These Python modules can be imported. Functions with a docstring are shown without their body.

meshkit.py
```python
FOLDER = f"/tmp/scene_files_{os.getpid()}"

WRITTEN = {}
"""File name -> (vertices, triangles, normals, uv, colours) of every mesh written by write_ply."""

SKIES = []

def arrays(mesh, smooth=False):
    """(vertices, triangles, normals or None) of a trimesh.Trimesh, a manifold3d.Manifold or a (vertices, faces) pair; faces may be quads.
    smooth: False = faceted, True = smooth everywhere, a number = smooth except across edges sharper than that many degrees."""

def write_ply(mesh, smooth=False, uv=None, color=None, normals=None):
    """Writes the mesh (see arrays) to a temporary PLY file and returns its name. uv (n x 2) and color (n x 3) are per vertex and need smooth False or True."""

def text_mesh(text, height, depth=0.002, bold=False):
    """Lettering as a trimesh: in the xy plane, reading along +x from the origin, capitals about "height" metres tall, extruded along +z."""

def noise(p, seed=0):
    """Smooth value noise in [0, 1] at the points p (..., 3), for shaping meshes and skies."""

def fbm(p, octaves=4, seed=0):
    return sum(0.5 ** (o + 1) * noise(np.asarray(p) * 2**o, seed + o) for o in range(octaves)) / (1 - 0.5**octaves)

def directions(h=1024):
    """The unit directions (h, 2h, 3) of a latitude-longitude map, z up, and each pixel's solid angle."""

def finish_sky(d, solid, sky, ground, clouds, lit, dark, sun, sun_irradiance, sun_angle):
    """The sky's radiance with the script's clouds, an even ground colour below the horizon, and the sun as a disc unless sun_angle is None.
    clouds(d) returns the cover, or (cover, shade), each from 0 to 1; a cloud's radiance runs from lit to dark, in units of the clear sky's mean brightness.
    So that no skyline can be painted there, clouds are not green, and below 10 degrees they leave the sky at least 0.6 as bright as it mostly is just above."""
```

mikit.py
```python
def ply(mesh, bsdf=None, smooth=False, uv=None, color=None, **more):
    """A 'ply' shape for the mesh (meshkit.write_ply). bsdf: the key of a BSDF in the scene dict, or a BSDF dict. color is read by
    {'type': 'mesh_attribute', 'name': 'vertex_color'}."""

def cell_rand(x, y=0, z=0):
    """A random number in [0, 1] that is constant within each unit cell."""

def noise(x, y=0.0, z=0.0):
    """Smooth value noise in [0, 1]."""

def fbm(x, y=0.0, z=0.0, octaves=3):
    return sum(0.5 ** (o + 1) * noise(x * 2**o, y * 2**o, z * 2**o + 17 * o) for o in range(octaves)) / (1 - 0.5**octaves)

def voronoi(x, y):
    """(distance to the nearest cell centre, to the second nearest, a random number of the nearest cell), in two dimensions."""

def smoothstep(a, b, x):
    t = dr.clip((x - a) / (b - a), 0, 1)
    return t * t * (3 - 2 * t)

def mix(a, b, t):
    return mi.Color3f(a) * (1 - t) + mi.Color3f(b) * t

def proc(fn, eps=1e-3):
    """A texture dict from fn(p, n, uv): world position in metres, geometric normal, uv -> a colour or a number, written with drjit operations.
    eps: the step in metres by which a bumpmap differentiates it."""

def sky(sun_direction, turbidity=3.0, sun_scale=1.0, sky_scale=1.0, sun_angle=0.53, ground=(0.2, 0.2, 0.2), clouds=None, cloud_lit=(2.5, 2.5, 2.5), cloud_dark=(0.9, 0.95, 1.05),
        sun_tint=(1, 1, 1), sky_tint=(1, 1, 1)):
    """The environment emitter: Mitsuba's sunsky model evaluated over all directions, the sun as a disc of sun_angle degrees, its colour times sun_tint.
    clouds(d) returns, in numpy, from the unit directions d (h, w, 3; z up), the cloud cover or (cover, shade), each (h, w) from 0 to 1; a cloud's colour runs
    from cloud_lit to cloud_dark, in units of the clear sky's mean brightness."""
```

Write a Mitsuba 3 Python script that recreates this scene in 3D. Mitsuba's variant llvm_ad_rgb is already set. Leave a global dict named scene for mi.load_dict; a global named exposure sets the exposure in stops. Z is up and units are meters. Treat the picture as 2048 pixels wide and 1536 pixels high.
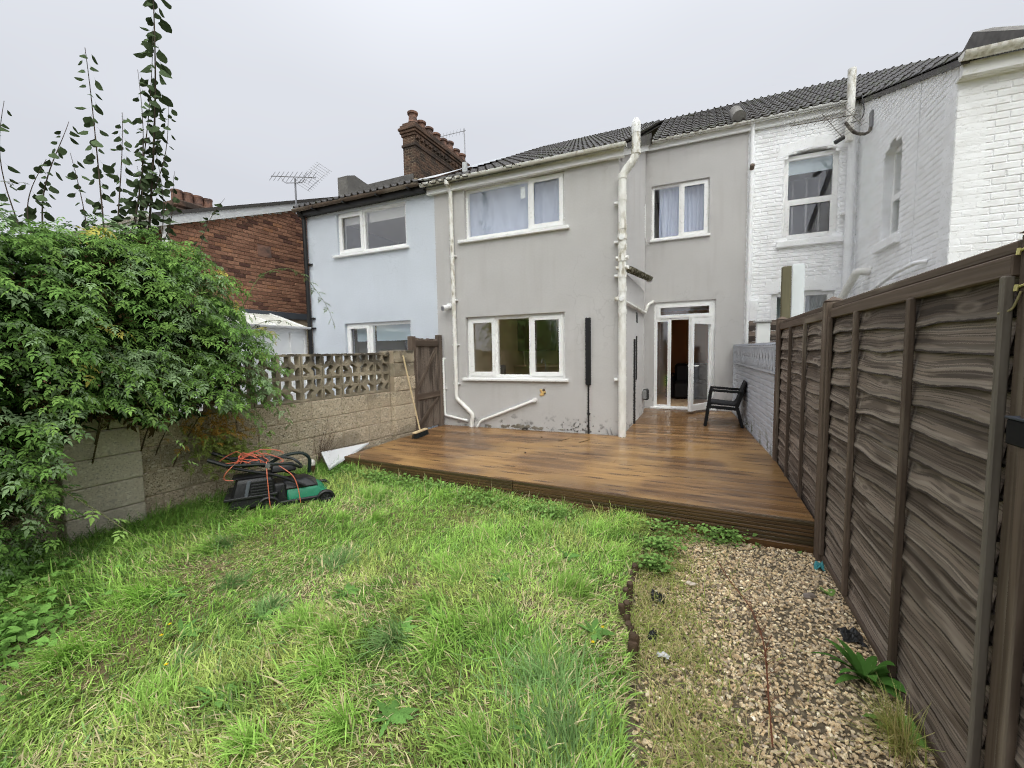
import math
import numpy as np
import trimesh
import drjit as dr
import mitsuba as mi
import mikit
import meshkit
from mikit import noise, fbm, voronoi, cell_rand, smoothstep, mix
from shapely.geometry import Polygon, Point, box as sbox
from shapely.ops import unary_union

T = mi.ScalarTransform4f
scene, labels = {}, {}
rng = np.random.default_rng(11)
PI = math.pi

# ------------------------------------------------------------------ camera, sky, exposure
EYE = np.array([0.0, 0.0, 1.55])
_p, _y, _r = math.radians(4.431), math.radians(24.108), math.radians(-1.068)
_f = np.array([-math.sin(_y) * math.cos(_p), math.cos(_y) * math.cos(_p), -math.sin(_p)])
_rt = np.array([math.cos(_y), math.sin(_y), 0.0])
_up = np.cross(_rt, _f)
_up2 = -math.sin(_r) * _rt + math.cos(_r) * _up
scene["camera"] = {"type": "perspective", "fov": math.degrees(2 * math.atan(1024 / 845.0)), "fov_axis": "x",
                   "near_clip": 0.05, "far_clip": 2000.0,
                   "to_world": T().look_at(origin=EYE.tolist(), target=(EYE + _f).tolist(), up=_up2.tolist())}


def overcast(d):
    """Overcast sky: a full layer of cloud, brighter overhead, with faint soft structure."""
    el = np.clip(d[..., 2], 0, 1)
    n = meshkit.fbm(d * np.array([2.2, 2.2, 5.0]) + 3.0, 3, 5) - 0.5
    return np.ones(el.shape), np.clip(1.0 - el ** 4.2 + 0.11 * n * (1 - 0.5 * el), 0, 1)


scene["sky"] = mikit.sky([0.30, -0.62, 0.72], turbidity=3, sun_scale=0.24, sun_angle=50, clouds=overcast,
                         cloud_lit=(2.75, 2.82, 2.95), cloud_dark=(0.93, 0.965, 1.045), sun_tint=(0.79, 0.97, 1.22))
exposure = 3.02

# ------------------------------------------------------------------ helpers: meshes
_cs = np.array([[x, y, z] for x in (-1, 1) for y in (-1, 1) for z in (-1, 1)], float)


def _topo():
    quads, tris = [], []
    idx = lambda s, a: int((s[0] > 0) * 4 + (s[1] > 0) * 2 + (s[2] > 0)) * 3 + a
    P = np.zeros((24, 3))
    for c, s in enumerate(_cs):
        for a in range(3):
            q = s * 0.9
            q[a] = s[a]
            P[c * 3 + a] = q
    for a in range(3):
        o = [k for k in range(3) if k != a]
        for sg in (-1, 1):
            ring = []
            for u, v in ((-1, -1), (1, -1), (1, 1), (-1, 1)):
                s = np.zeros(3); s[a] = sg; s[o[0]] = u; s[o[1]] = v
                ring.append(idx(s, a))
            quads.append(ring)
    for c in range(3):
        a, b = [k for k in range(3) if k != c]
        for sa in (-1, 1):
            for sb in (-1, 1):
                s = np.zeros(3); s[a] = sa; s[b] = sb
                lo, hi = s.copy(), s.copy(); lo[c] = -1; hi[c] = 1
                quads.append([idx(lo, a), idx(hi, a), idx(hi, b), idx(lo, b)])
    for s in _cs:
        tris.append([idx(s, 0), idx(s, 1), idx(s, 2)])
    F = [t for q in quads for t in ([q[0], q[1], q[2]], [q[0], q[2], q[3]])] + tris
    F = np.array(F)
    n = np.cross(P[F[:, 1]] - P[F[:, 0]], P[F[:, 2]] - P[F[:, 0]])
    fl = (n * P[F].mean(1)).sum(1) < 0
    F[fl] = F[fl][:, ::-1]
    return F


CB_F = _topo()


def cbox(x0, x1, y0, y1, z0, z1, b=0.003, ax=0):
    """Chamfered box -> (V, F, UV); u runs along axis ax with a random tile offset per piece."""
    lo, hi = np.array([x0, y0, z0], float), np.array([x1, y1, z1], float)
    ce, h = (lo + hi) / 2, (hi - lo) / 2
    b = min(b, *(0.45 * h))
    V = np.zeros((24, 3)); UV = np.zeros((24, 2))
    for c, s in enumerate(_cs):
        for a in range(3):
            q = s * (h - b)
            q[a] = s[a] * h[a]
            V[c * 3 + a] = ce + q
            o = [k for k in range(3) if k != a]
            if ax in o:
                o = [ax] + [k for k in o if k != ax]
            UV[c * 3 + a] = q[o]
            if a == ax:
                UV[c * 3 + a] *= 0.3
    UV[:, 0] += 10 * int(rng.integers(0, 999))
    return V, CB_F, UV


class MB:
    """Collects pieces into one mesh."""

    def __init__(s):
        s.v, s.f, s.u, s.c, s.n = [], [], [], [], 0

    def add(s, V, F, U=None, C=None):
        V = np.asarray(V, float); F = np.asarray(F, int)
        if F.shape[1] == 4:
            F = np.vstack([F[:, [0, 1, 2]], F[:, [0, 2, 3]]])
        s.v.append(V); s.f.append(F + s.n); s.n += len(V)
        s.u.append(np.stack([V[:, 0] + V[:, 1], V[:, 2]], 1) if U is None else np.asarray(U))
        s.c.append(np.broadcast_to(np.asarray([0.5, 0.5, 0.5] if C is None else C, float), (len(V), 3)))
        return s

    def box(s, *a, b=0.003, ax=0, C=None, M=None):
        V, F, U = cbox(*a, b=b, ax=ax)
        return s.add(V if M is None else xf(M, V), F, U, C)

    def get(s):
        return np.vstack(s.v), np.vstack(s.f), np.vstack(s.u), np.vstack(s.c)


def xf(M, V):
    M = np.asarray(M, float)
    return np.asarray(V) @ M[:3, :3].T + M[:3, 3]


def mat(origin=(0, 0, 0), x=(1, 0, 0), y=(0, 1, 0), z=(0, 0, 1)):
    M = np.eye(4); M[:3, 0] = x; M[:3, 1] = y; M[:3, 2] = z; M[:3, 3] = origin
    return M


def rotz(a, o=(0, 0, 0)):
    c, s_ = math.cos(a), math.sin(a)
    return mat(o, (c, s_, 0), (-s_, c, 0))


def tube(pts, r, n=10, cap=True):
    p = np.asarray(pts, float); m = len(p)
    r = np.broadcast_to(r, (m,))
    t = np.gradient(p, axis=0); t /= np.linalg.norm(t, axis=1, keepdims=True) + 1e-12
    a = np.zeros((m, 3))
    ref = np.array([0, 0, 1.0]) if abs(t[0, 2]) < 0.9 else np.array([1.0, 0, 0])
    a[0] = np.cross(t[0], ref); a[0] /= np.linalg.norm(a[0])
    for i in range(1, m):
        q = a[i - 1] - t[i] * (a[i - 1] @ t[i]); a[i] = q / (np.linalg.norm(q) + 1e-12)
    bb = np.cross(t, a); g = np.arange(n) * 2 * PI / n
    V = p[:, None] + r[:, None, None] * (np.cos(g)[None, :, None] * a[:, None] + np.sin(g)[None, :, None] * bb[:, None])
    L = np.concatenate([[0], np.cumsum(np.linalg.norm(np.diff(p, axis=0), axis=1))])
    U = np.stack([np.repeat(L[:, None], n, 1), np.repeat((g / 6.28 * 0.2)[None], m, 0)], -1).reshape(-1, 2)
    F = [[i * n + j, i * n + (j + 1) % n, (i + 1) * n + (j + 1) % n, (i + 1) * n + j] for i in range(m - 1) for j in range(n)]
    F = np.array(F); F = np.vstack([F[:, [0, 1, 2]], F[:, [0, 2, 3]]]); V = V.reshape(-1, 3)
    if cap:
        for i, fl in ((0, 1), (m - 1, -1)):
            k = len(V); V = np.vstack([V, p[i]]); U = np.vstack([U, U[i * n]])
            ring = np.arange(n) + i * n
            F = np.vstack([F, np.stack([np.full(n, k), np.roll(ring, -1)[::1], ring][::1] if fl > 0 else [np.full(n, k), ring, np.roll(ring, -1)], 1)])
    return V, F, U


def bend(pts, rad=0.05, n=4):
    """Rounds the inner corners of a polyline."""
    pts = [np.asarray(p, float) for p in pts]
    out = [pts[0]]
    for a, b, c in zip(pts, pts[1:], pts[2:]):
        d1 = min(rad, np.linalg.norm(a - b) * 0.45); d2 = min(rad, np.linalg.norm(c - b) * 0.45)
        p0 = b + (a - b) / np.linalg.norm(a - b) * d1; p2 = b + (c - b) / np.linalg.norm(c - b) * d2
        for t in np.linspace(0, 1, n + 1):
            out.append((1 - t) ** 2 * p0 + 2 * t * (1 - t) * b + t * t * p2)
    return np.array(out + [pts[-1]])


def lathe(prof, c=(0, 0, 0), n=16):
    g = np.arange(n) * 2 * PI / n
    V = np.array([[r * math.cos(a) + c[0], r * math.sin(a) + c[1], z + c[2]] for r, z in prof for a in g])
    F = [[i * n + j, i * n + (j + 1) % n, (i + 1) * n + (j + 1) % n, (i + 1) * n + j] for i in range(len(prof) - 1) for j in range(n)]
    return V, np.array(F)


def extr(poly, h0, h1, M=None):
    """Shapely polygon extruded between h0 and h1 along the third axis of frame M (columns: polygon x, polygon y, depth)."""
    polys = getattr(poly, "geoms", [poly])
    vs, fs, n = [], [], 0
    for g in polys:
        if g.is_empty:
            continue
        m = trimesh.creation.extrude_polygon(g, h1 - h0, engine="earcut")
        v = np.array(m.vertices); v[:, 2] += h0
        vs.append(v); fs.append(np.array(m.faces) + n); n += len(v)
    V, F = np.vstack(vs), np.vstack(fs)
    V = V[F].reshape(-1, 3); F = np.arange(len(V)).reshape(-1, 3)
    U = V[:, :2].copy()
    return (V if M is None else xf(M, V)), F, U


XZ = lambda y: mat((0, y, 0), (1, 0, 0), (0, 0, 1), (0, 1, 0))       # polygon in x,z; depth towards +y
YZ = lambda x, d=1: mat((x, 0, 0), (0, 1, 0), (0, 0, 1), (d, 0, 0))   # polygon in y,z; depth along x


def rect(x0, x1, z0, z1):
    return sbox(min(x0, x1), min(z0, z1), max(x0, x1), max(z0, z1))


def scatter(TV, TF, R, P, S=1.0):
    """Copies of a template under rotations R (m,3,3), positions P (m,3), scales S (m) or (m,3)."""
    S = np.broadcast_to(np.asarray(S, float).reshape(len(P), -1) if np.ndim(S) else S, (len(P), 3))
    V = np.einsum("mij,mnj->mni", R, TV[None] * S[:, None, :]) + P[:, None]
    F = (TF[None] + (np.arange(len(P)) * len(TV))[:, None, None]).reshape(-1, 3)
    return V.reshape(-1, 3), F


def rotations(m, r=None):
    q = (rng if r is None else r).normal(size=(m, 4)); q /= np.linalg.norm(q, axis=1, keepdims=True)
    w, x, y, z = q.T
    return np.stack([1 - 2 * (y * y + z * z), 2 * (x * y - z * w), 2 * (x * z + y * w), 2 * (x * y + z * w), 1 - 2 * (x * x + z * z), 2 * (y * z - x * w), 2 * (x * z - y * w), 2 * (y * z + x * w), 1 - 2 * (x * x + y * y)], 1).reshape(m, 3, 3)


def frames(fwd, up):
    """Rotations whose x axis is fwd and z axis is nearest up."""
    f = fwd / np.linalg.norm(fwd, axis=1, keepdims=True)
    y = np.cross(up, f); y /= np.linalg.norm(y, axis=1, keepdims=True) + 1e-9
    z = np.cross(f, y)
    return np.stack([f, y, z], -1)


# ------------------------------------------------------------------ helpers: entries of the scene
_count = {}


def numbered(key):
    k = _count.get(key, 0); _count[key] = k + 1
    return key if k == 0 else f"{key}_{k:03d}"


def creased(V, F, U, C, angle):
    """Splits all corners and gives each the mean normal of the faces round its point that lie within angle of its own."""
    P = V[F].reshape(-1, 3); fn = np.cross(P[1::3] - P[::3], P[2::3] - P[::3]); n = np.repeat(fn, 3, 0)
    l = np.linalg.norm(n, axis=1, keepdims=True); u = n / np.maximum(l, 1e-15)
    g = np.unique(np.round(P, 5), axis=0, return_inverse=True)[1].ravel(); o = np.argsort(g, kind="stable"); gs = g[o]
    start = np.r_[0, np.nonzero(np.diff(gs))[0] + 1, len(gs)]; cnt = np.diff(start)
    a = np.repeat(np.arange(len(o)), np.repeat(cnt, cnt)); first = np.repeat(np.repeat(start[:-1], cnt), np.repeat(cnt, cnt))
    off = np.arange(len(a)) - np.repeat(np.cumsum(np.r_[0, np.repeat(cnt, cnt)])[:-1], np.repeat(cnt, cnt)); b = o[first + off]; a = o[a]
    w = (u[a] * u[b]).sum(1) > math.cos(math.radians(angle))
    N = np.zeros_like(P); np.add.at(N, a[w], n[b[w]])
    N /= np.maximum(np.linalg.norm(N, axis=1, keepdims=True), 1e-15)
    N = np.where(np.linalg.norm(N, axis=1, keepdims=True) < .5, [0, 0, 1.0], N)
    idx = F.ravel()
    return P, np.arange(len(P)).reshape(-1, 3), np.asarray(U)[idx], None if C is None else np.asarray(C)[idx], N


def put(key, mesh, m, smooth=False, **lab):
    """One entry of the scene; key may hold its parent, as parent__name."""
    key = key if key in labels and key not in scene else numbered(key)
    V, F, U, C = (list(mesh.get()) if isinstance(mesh, MB) else list(mesh) + [None] * (4 - len(mesh)))
    if U is None:
        U = np.stack([V[:, 0] + V[:, 1], V[:, 2]], 1)
    if m in VERTEX_COLOURED:
        C = np.full((len(V), 3), 0.5) if C is None else np.broadcast_to(C, (len(V), 3))
    else:
        C = None
    F = np.asarray(F)
    if F.shape[1] == 4:
        F = np.vstack([F[:, [0, 1, 2]], F[:, [0, 2, 3]]])
    if smooth not in (False, True):
        V, F, U, C, N = creased(V, F, U, C, smooth)
        path = meshkit.write_ply((V, F), False, U, C, normals=N)
        scene[key] = {"type": "ply", "filename": path, "face_normals": False, "bsdf": {"type": "ref", "id": m}}
    else:
        scene[key] = mikit.ply((V, F), m, smooth=smooth, uv=U, color=C)
    if lab:
        labels[key] = lab
    return key


def thing(key, label, cat, group=None):
    key = numbered(key)
    labels[key] = {"label": label, "category": cat}
    if group:
        labels[key]["group"] = group
    return key


VERTEX_COLOURED = {"paint", "leaf", "blade", "pebble", "dull"}

# ------------------------------------------------------------------ materials
attr = {"type": "mesh_attribute", "name": "vertex_color"}
rgb = lambda *c: {"type": "rgb", "value": list(c)}


def two(d):
    return {"type": "twosided", "bsdf": d}


def bumped(d, fn, scale=1.0, eps=1e-3):
    return two({"type": "bumpmap", "arbitrary": mikit.proc(fn, eps), "scale": scale, "bsdf": d})


def princ(col, rough=0.5, spec=0.5, **k):
    return {"type": "principled", "base_color": mikit.proc(col) if callable(col) else col, "roughness": mikit.proc(rough) if callable(rough) else rough, "specular": spec, **k}


def C3(r, g, b):
    return mi.Color3f(r, g, b)


scene["paint"] = two(princ(attr, 0.42, 0.4))
scene["dull"] = two(princ(attr, 0.8, 0.25))
scene["pebble"] = two(princ(attr, 0.45, 0.45))
scene["leaf"] = {"type": "principledthin", "base_color": attr, "roughness": 0.42, "diff_trans": 0.35, "spec_trans": 0.0}
scene["blade"] = {"type": "principledthin", "base_color": attr, "roughness": 0.5, "diff_trans": 0.55, "spec_trans": 0.0}
scene["glass"] = {"type": "thindielectric", "int_ior": 2.0}
scene["metal"] = two(princ(rgb(0.30, 0.30, 0.31), 0.4, 0.5, metallic=0.9))


def stucco(base, dirt):
    def fn(p, n, uv):
        big = fbm(p.x * 1.1 + 5, p.y * 1.1, p.z * 1.1, 3)
        fine = noise(p.x * 160, p.y * 160, p.z * 160)
        run = fbm(p.x * 9, p.y * 9, p.z * 0.7, 3)
        crack = fbm(p.x * 3.2 + 9, p.y * 3.2, p.z * 2.2, 4)
        c2 = smoothstep(0.012, 0.0, dr.abs(crack - 0.5)) * smoothstep(0.5, 0.7, fbm(p.x * 0.9 + 4, p.y, p.z * 0.9, 2))
        mould = smoothstep(0.56, 0.74, fbm(p.x * 13, p.y * 13, p.z * 11, 4)) * (1 - smoothstep(0.30, 0.62, p.z)) * 0.75
        c = mi.Color3f(*base) * (0.93 + 0.14 * (big - 0.5) + 0.10 * (fine - 0.5))
        c = mix(c, mi.Color3f(*dirt), 0.26 * smoothstep(0.50, 0.8, run))
        c = mix(c, mi.Color3f(*dirt) * 0.55, 0.20 * c2)
        return mix(c, C3(0.06, 0.055, 0.05), mould)
    return fn


def stucco_h(p, n, uv):
    return 0.0012 * noise(p.x * 150, p.y * 150, p.z * 150) + 0.0035 * fbm(p.x * 22, p.y * 22, p.z * 22, 3) + 0.012 * fbm(p.x * 2.5, p.y * 2.5, p.z * 2.5, 2)


scene["render_grey"] = bumped(princ(stucco((0.515, 0.500, 0.488), (0.39, 0.37, 0.35)), 0.85, 0.25), stucco_h)
scene["render_blue"] = bumped(princ(stucco((0.60, 0.64, 0.70), (0.52, 0.55, 0.60)), 0.85, 0.25), stucco_h)


def upvc(p, n, uv):
    d = fbm(p.x * 30, p.y * 30, p.z * 30, 3)
    e = fbm(p.x * 4, p.y * 4, p.z * 4, 2)
    return mix(C3(0.80, 0.80, 0.79), C3(0.52, 0.50, 0.40), smoothstep(0.55, 0.85, d) * 0.55 * smoothstep(0.35, 0.6, e))


scene["upvc"] = two(princ(upvc, 0.3, 0.5))


def oldpipe(p, n, uv):
    d = fbm(p.x * 26 + 3, p.y * 26, p.z * 9, 4)
    e = fbm(p.x * 3, p.y * 3, p.z * 1.3 + 8, 2)
    up = smoothstep(0.9, 2.2, p.z)
    c = mix(C3(0.78, 0.77, 0.73), C3(0.47, 0.43, 0.34), smoothstep(0.42, 0.66, d) * (0.25 + 0.6 * up * smoothstep(0.3, 0.55, e)))
    return mix(c, C3(0.14, 0.13, 0.09), smoothstep(0.60, 0.74, d) * up * smoothstep(0.42, 0.6, e) * 0.5)


scene["old_pipe"] = two(princ(oldpipe, 0.45, 0.4))


def mossy(p, n, uv):
    d = fbm(p.x * 30, p.y * 18, p.z * 30, 4)
    return mix(C3(0.055, 0.05, 0.025), C3(0.34, 0.32, 0.25), smoothstep(0.5, 0.72, d))


scene["mossy"] = two(princ(mossy, 0.9, 0.2))


def tile_c(p, n, uv):
    k = dr.floor((uv.x + 5) * 0.1)
    r = cell_rand(k, 7)
    d = fbm(p.x * 9, p.y * 9, p.z * 9, 4)
    l = smoothstep(0.60, 0.74, fbm(p.x * 34, p.y * 34, p.z * 34, 3))
    c = mix(C3(0.026, 0.022, 0.020), C3(0.065, 0.057, 0.053), 0.6 * r + 0.5 * d)
    c = mix(c, C3(0.05, 0.06, 0.02), 0.5 * smoothstep(0.5, 0.7, fbm(p.x * 3 + 9, p.y * 3, p.z * 3, 3)))
    return mix(c, C3(0.22, 0.22, 0.20), l * 0.40)


scene["roof_tile"] = two(princ(tile_c, 0.45, 0.5))


def brick_c(p, n, uv):
    k = dr.floor((uv.x + 5) * 0.1)
    r, r2 = cell_rand(k, 1), cell_rand(k, 2)
    d = fbm(p.x * 28, p.y * 28, p.z * 28, 3)
    c = mix(C3(0.185, 0.092, 0.060), C3(0.325, 0.170, 0.110), r)
    c = mix(c, C3(0.10, 0.05, 0.038), smoothstep(0.78, 0.95, r2))
    c = mix(c, C3(0.35, 0.17, 0.09), smoothstep(0.9, 1.0, 1 - r2) * 0.7)
    return c * (0.72 + 0.55 * d)


scene["red_brick"] = two(princ(brick_c, 0.9, 0.2))


def sooty(p, n, uv):
    return mix(mix(brick_c(p, n, uv), C3(0.16, 0.115, 0.085), 0.45), C3(0.052, 0.043, 0.037), 0.50 + 0.42 * smoothstep(0.35, 0.65, fbm(p.x * 4, p.y * 4, p.z * 5, 3)))


scene["sooty_brick"] = two(princ(sooty, 0.9, 0.2))
scene["mortar"] = two(princ(lambda p, n, uv: mix(C3(0.26, 0.205, 0.145), C3(0.43, 0.35, 0.255), fbm(p.x * 12, p.y * 12, p.z * 12, 3)), 0.95, 0.1))


def white_c(p, n, uv):
    d = fbm(p.x * 7, p.y * 7, p.z * 7, 4)
    f = fbm(p.x * 50, p.y * 50, p.z * 50, 2)
    c = mix(C3(0.87, 0.875, 0.885), C3(0.80, 0.80, 0.80), smoothstep(0.4, 0.75, d))
    return mix(c, C3(0.55, 0.54, 0.52), 0.5 * smoothstep(0.66, 0.85, f))


def white_h(p, n, uv):
    return 0.004 * fbm(p.x * 26, p.y * 26, p.z * 26, 3) + 0.003 * fbm(p.x * 80, p.y * 80, p.z * 80, 2)


scene["white_brick"] = bumped(princ(white_c, 0.55, 0.4), white_h)


def greypaint_c(p, n, uv):
    d = fbm(p.x * 6, p.y * 6, p.z * 6, 4)
    c = mix(C3(0.56, 0.585, 0.64), C3(0.44, 0.46, 0.50), d)
    return mix(c, C3(0.10, 0.11, 0.06), (1 - smoothstep(0.25, 0.6, p.z)) * smoothstep(0.5, 0.7, fbm(p.x * 14, p.y * 14, p.z * 6, 3)))


scene["grey_paint"] = bumped(princ(greypaint_c, 0.6, 0.35), white_h)


def agg(p, uv):
    s = voronoi(uv.x * 62, uv.y * 62)
    return s


def block_c(p, n, uv):
    k = dr.floor((uv.x + 5) * 0.1)
    r = cell_rand(k, 3)
    f1, f2, w = voronoi(p.y * 56 + p.x * 24, p.z * 56)
    g1, g2, w2 = voronoi(p.y * 110 + 31, p.z * 110 + p.x * 50)
    d = fbm(p.x * 6, p.y * 6, p.z * 6, 4)
    c = mix(C3(0.42, 0.345, 0.245), C3(0.62, 0.52, 0.385), 0.45 * r + 0.55 * d)
    st = 1 - smoothstep(0.18, 0.34, f1)
    sc = mix(C3(0.20, 0.15, 0.09), C3(0.74, 0.66, 0.52), smoothstep(0.35, 1.0, w))
    c = mix(c, sc, st * 0.85)
    c = mix(c, mix(C3(0.14, 0.105, 0.065), C3(0.60, 0.51, 0.37), w2), (1 - smoothstep(0.15, 0.3, g1)) * 0.6)
    fleck = smoothstep(0.70, 0.80, noise(p.x * 60, p.y * 60, p.z * 60)) * 0.75
    c = mix(c, C3(0.78, 0.72, 0.60), fleck)
    pit = smoothstep(0.70, 0.82, noise(p.x * 48 + 7, p.y * 48 + 3, p.z * 48 + 5)) * 0.6
    c = mix(c, C3(0.10, 0.08, 0.055), pit)
    dark = smoothstep(0.5, 0.66, fbm(p.x * 3 + 2, p.y * 1.7, p.z * 3.2, 4)) * 0.45
    return mix(c, C3(0.13, 0.11, 0.08), dark)


def block_h(p, n, uv):
    f1, f2, w = voronoi(p.y * 56 + p.x * 24, p.z * 56)
    return 0.006 * (1 - smoothstep(0.1, 0.5, f1)) + 0.006 * fbm(p.x * 40, p.y * 40, p.z * 40, 3)


scene["block"] = bumped(princ(block_c, 0.92, 0.2), block_h)


def screen_c(p, n, uv):
    k = dr.floor((uv.x + 5) * 0.1)
    r = cell_rand(k, 3)
    d = fbm(p.x * 9, p.y * 9, p.z * 9, 4)
    top = smoothstep(1.25, 1.55, p.z + 0.25 * (d - 0.5))
    c = mix(C3(0.27, 0.225, 0.155), C3(0.42, 0.36, 0.265), 0.4 * r + 0.7 * d)
    c = mix(c, C3(0.075, 0.065, 0.05), (0.35 + 0.6 * top) * smoothstep(0.30, 0.56, fbm(p.x * 6 + 4, p.y * 6, p.z * 6, 4)))
    return mix(c, C3(0.42, 0.41, 0.37), 0.6 * smoothstep(0.66, 0.78, fbm(p.x * 45, p.y * 45, p.z * 45, 3)))


scene["screen_block"] = bumped(princ(screen_c, 0.92, 0.2), lambda p, n, uv: 0.007 * fbm(p.x * 60, p.y * 60, p.z * 60, 3))
scene["cement"] = bumped(princ(lambda p, n, uv: mix(C3(0.10, 0.095, 0.09), C3(0.23, 0.22, 0.205), fbm(p.x * 5, p.y * 5, p.z * 5, 4)), 0.9, 0.2), lambda p, n, uv: 0.006 * fbm(p.x * 30, p.y * 30, p.z * 30, 3))


def wood_parts(uv, stretch=1.0):
    k = dr.floor((uv.x + 5) * 0.1)
    u = uv.x - 10 * k
    v = uv.y
    r1, r2, r3 = cell_rand(k, 1), cell_rand(k, 2), cell_rand(k, 3)
    # knots warp the grain round themselves
    kx, kv = u * 1.7 + 13 * r1, v * 9 + 7 * r2
    f1, f2, w = voronoi(kx, kv)
    knot = smoothstep(0.30, 0.03, f1) * dr.select(w > 0.45, 1.0, 0.0)
    warp = 0.22 * smoothstep(0.75, 0.0, f1) + 0.30 * fbm(u * 1.3 + 9 * r2, v * 5 + 3 * r1, k, 3)
    g = noise(u * 0.6 * stretch + 31 * r1, (v * 75 + warp * 7), k)
    h = fbm(u * 2.2 + 17 * r2, v * 230 + warp * 9, k, 2)
    b = fbm(u * 1.6 + 5 * r3, v * 11 + r1 * 9, k + 3, 3)
    return k, u, v, r1, r2, r3, knot, g, h, b


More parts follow.
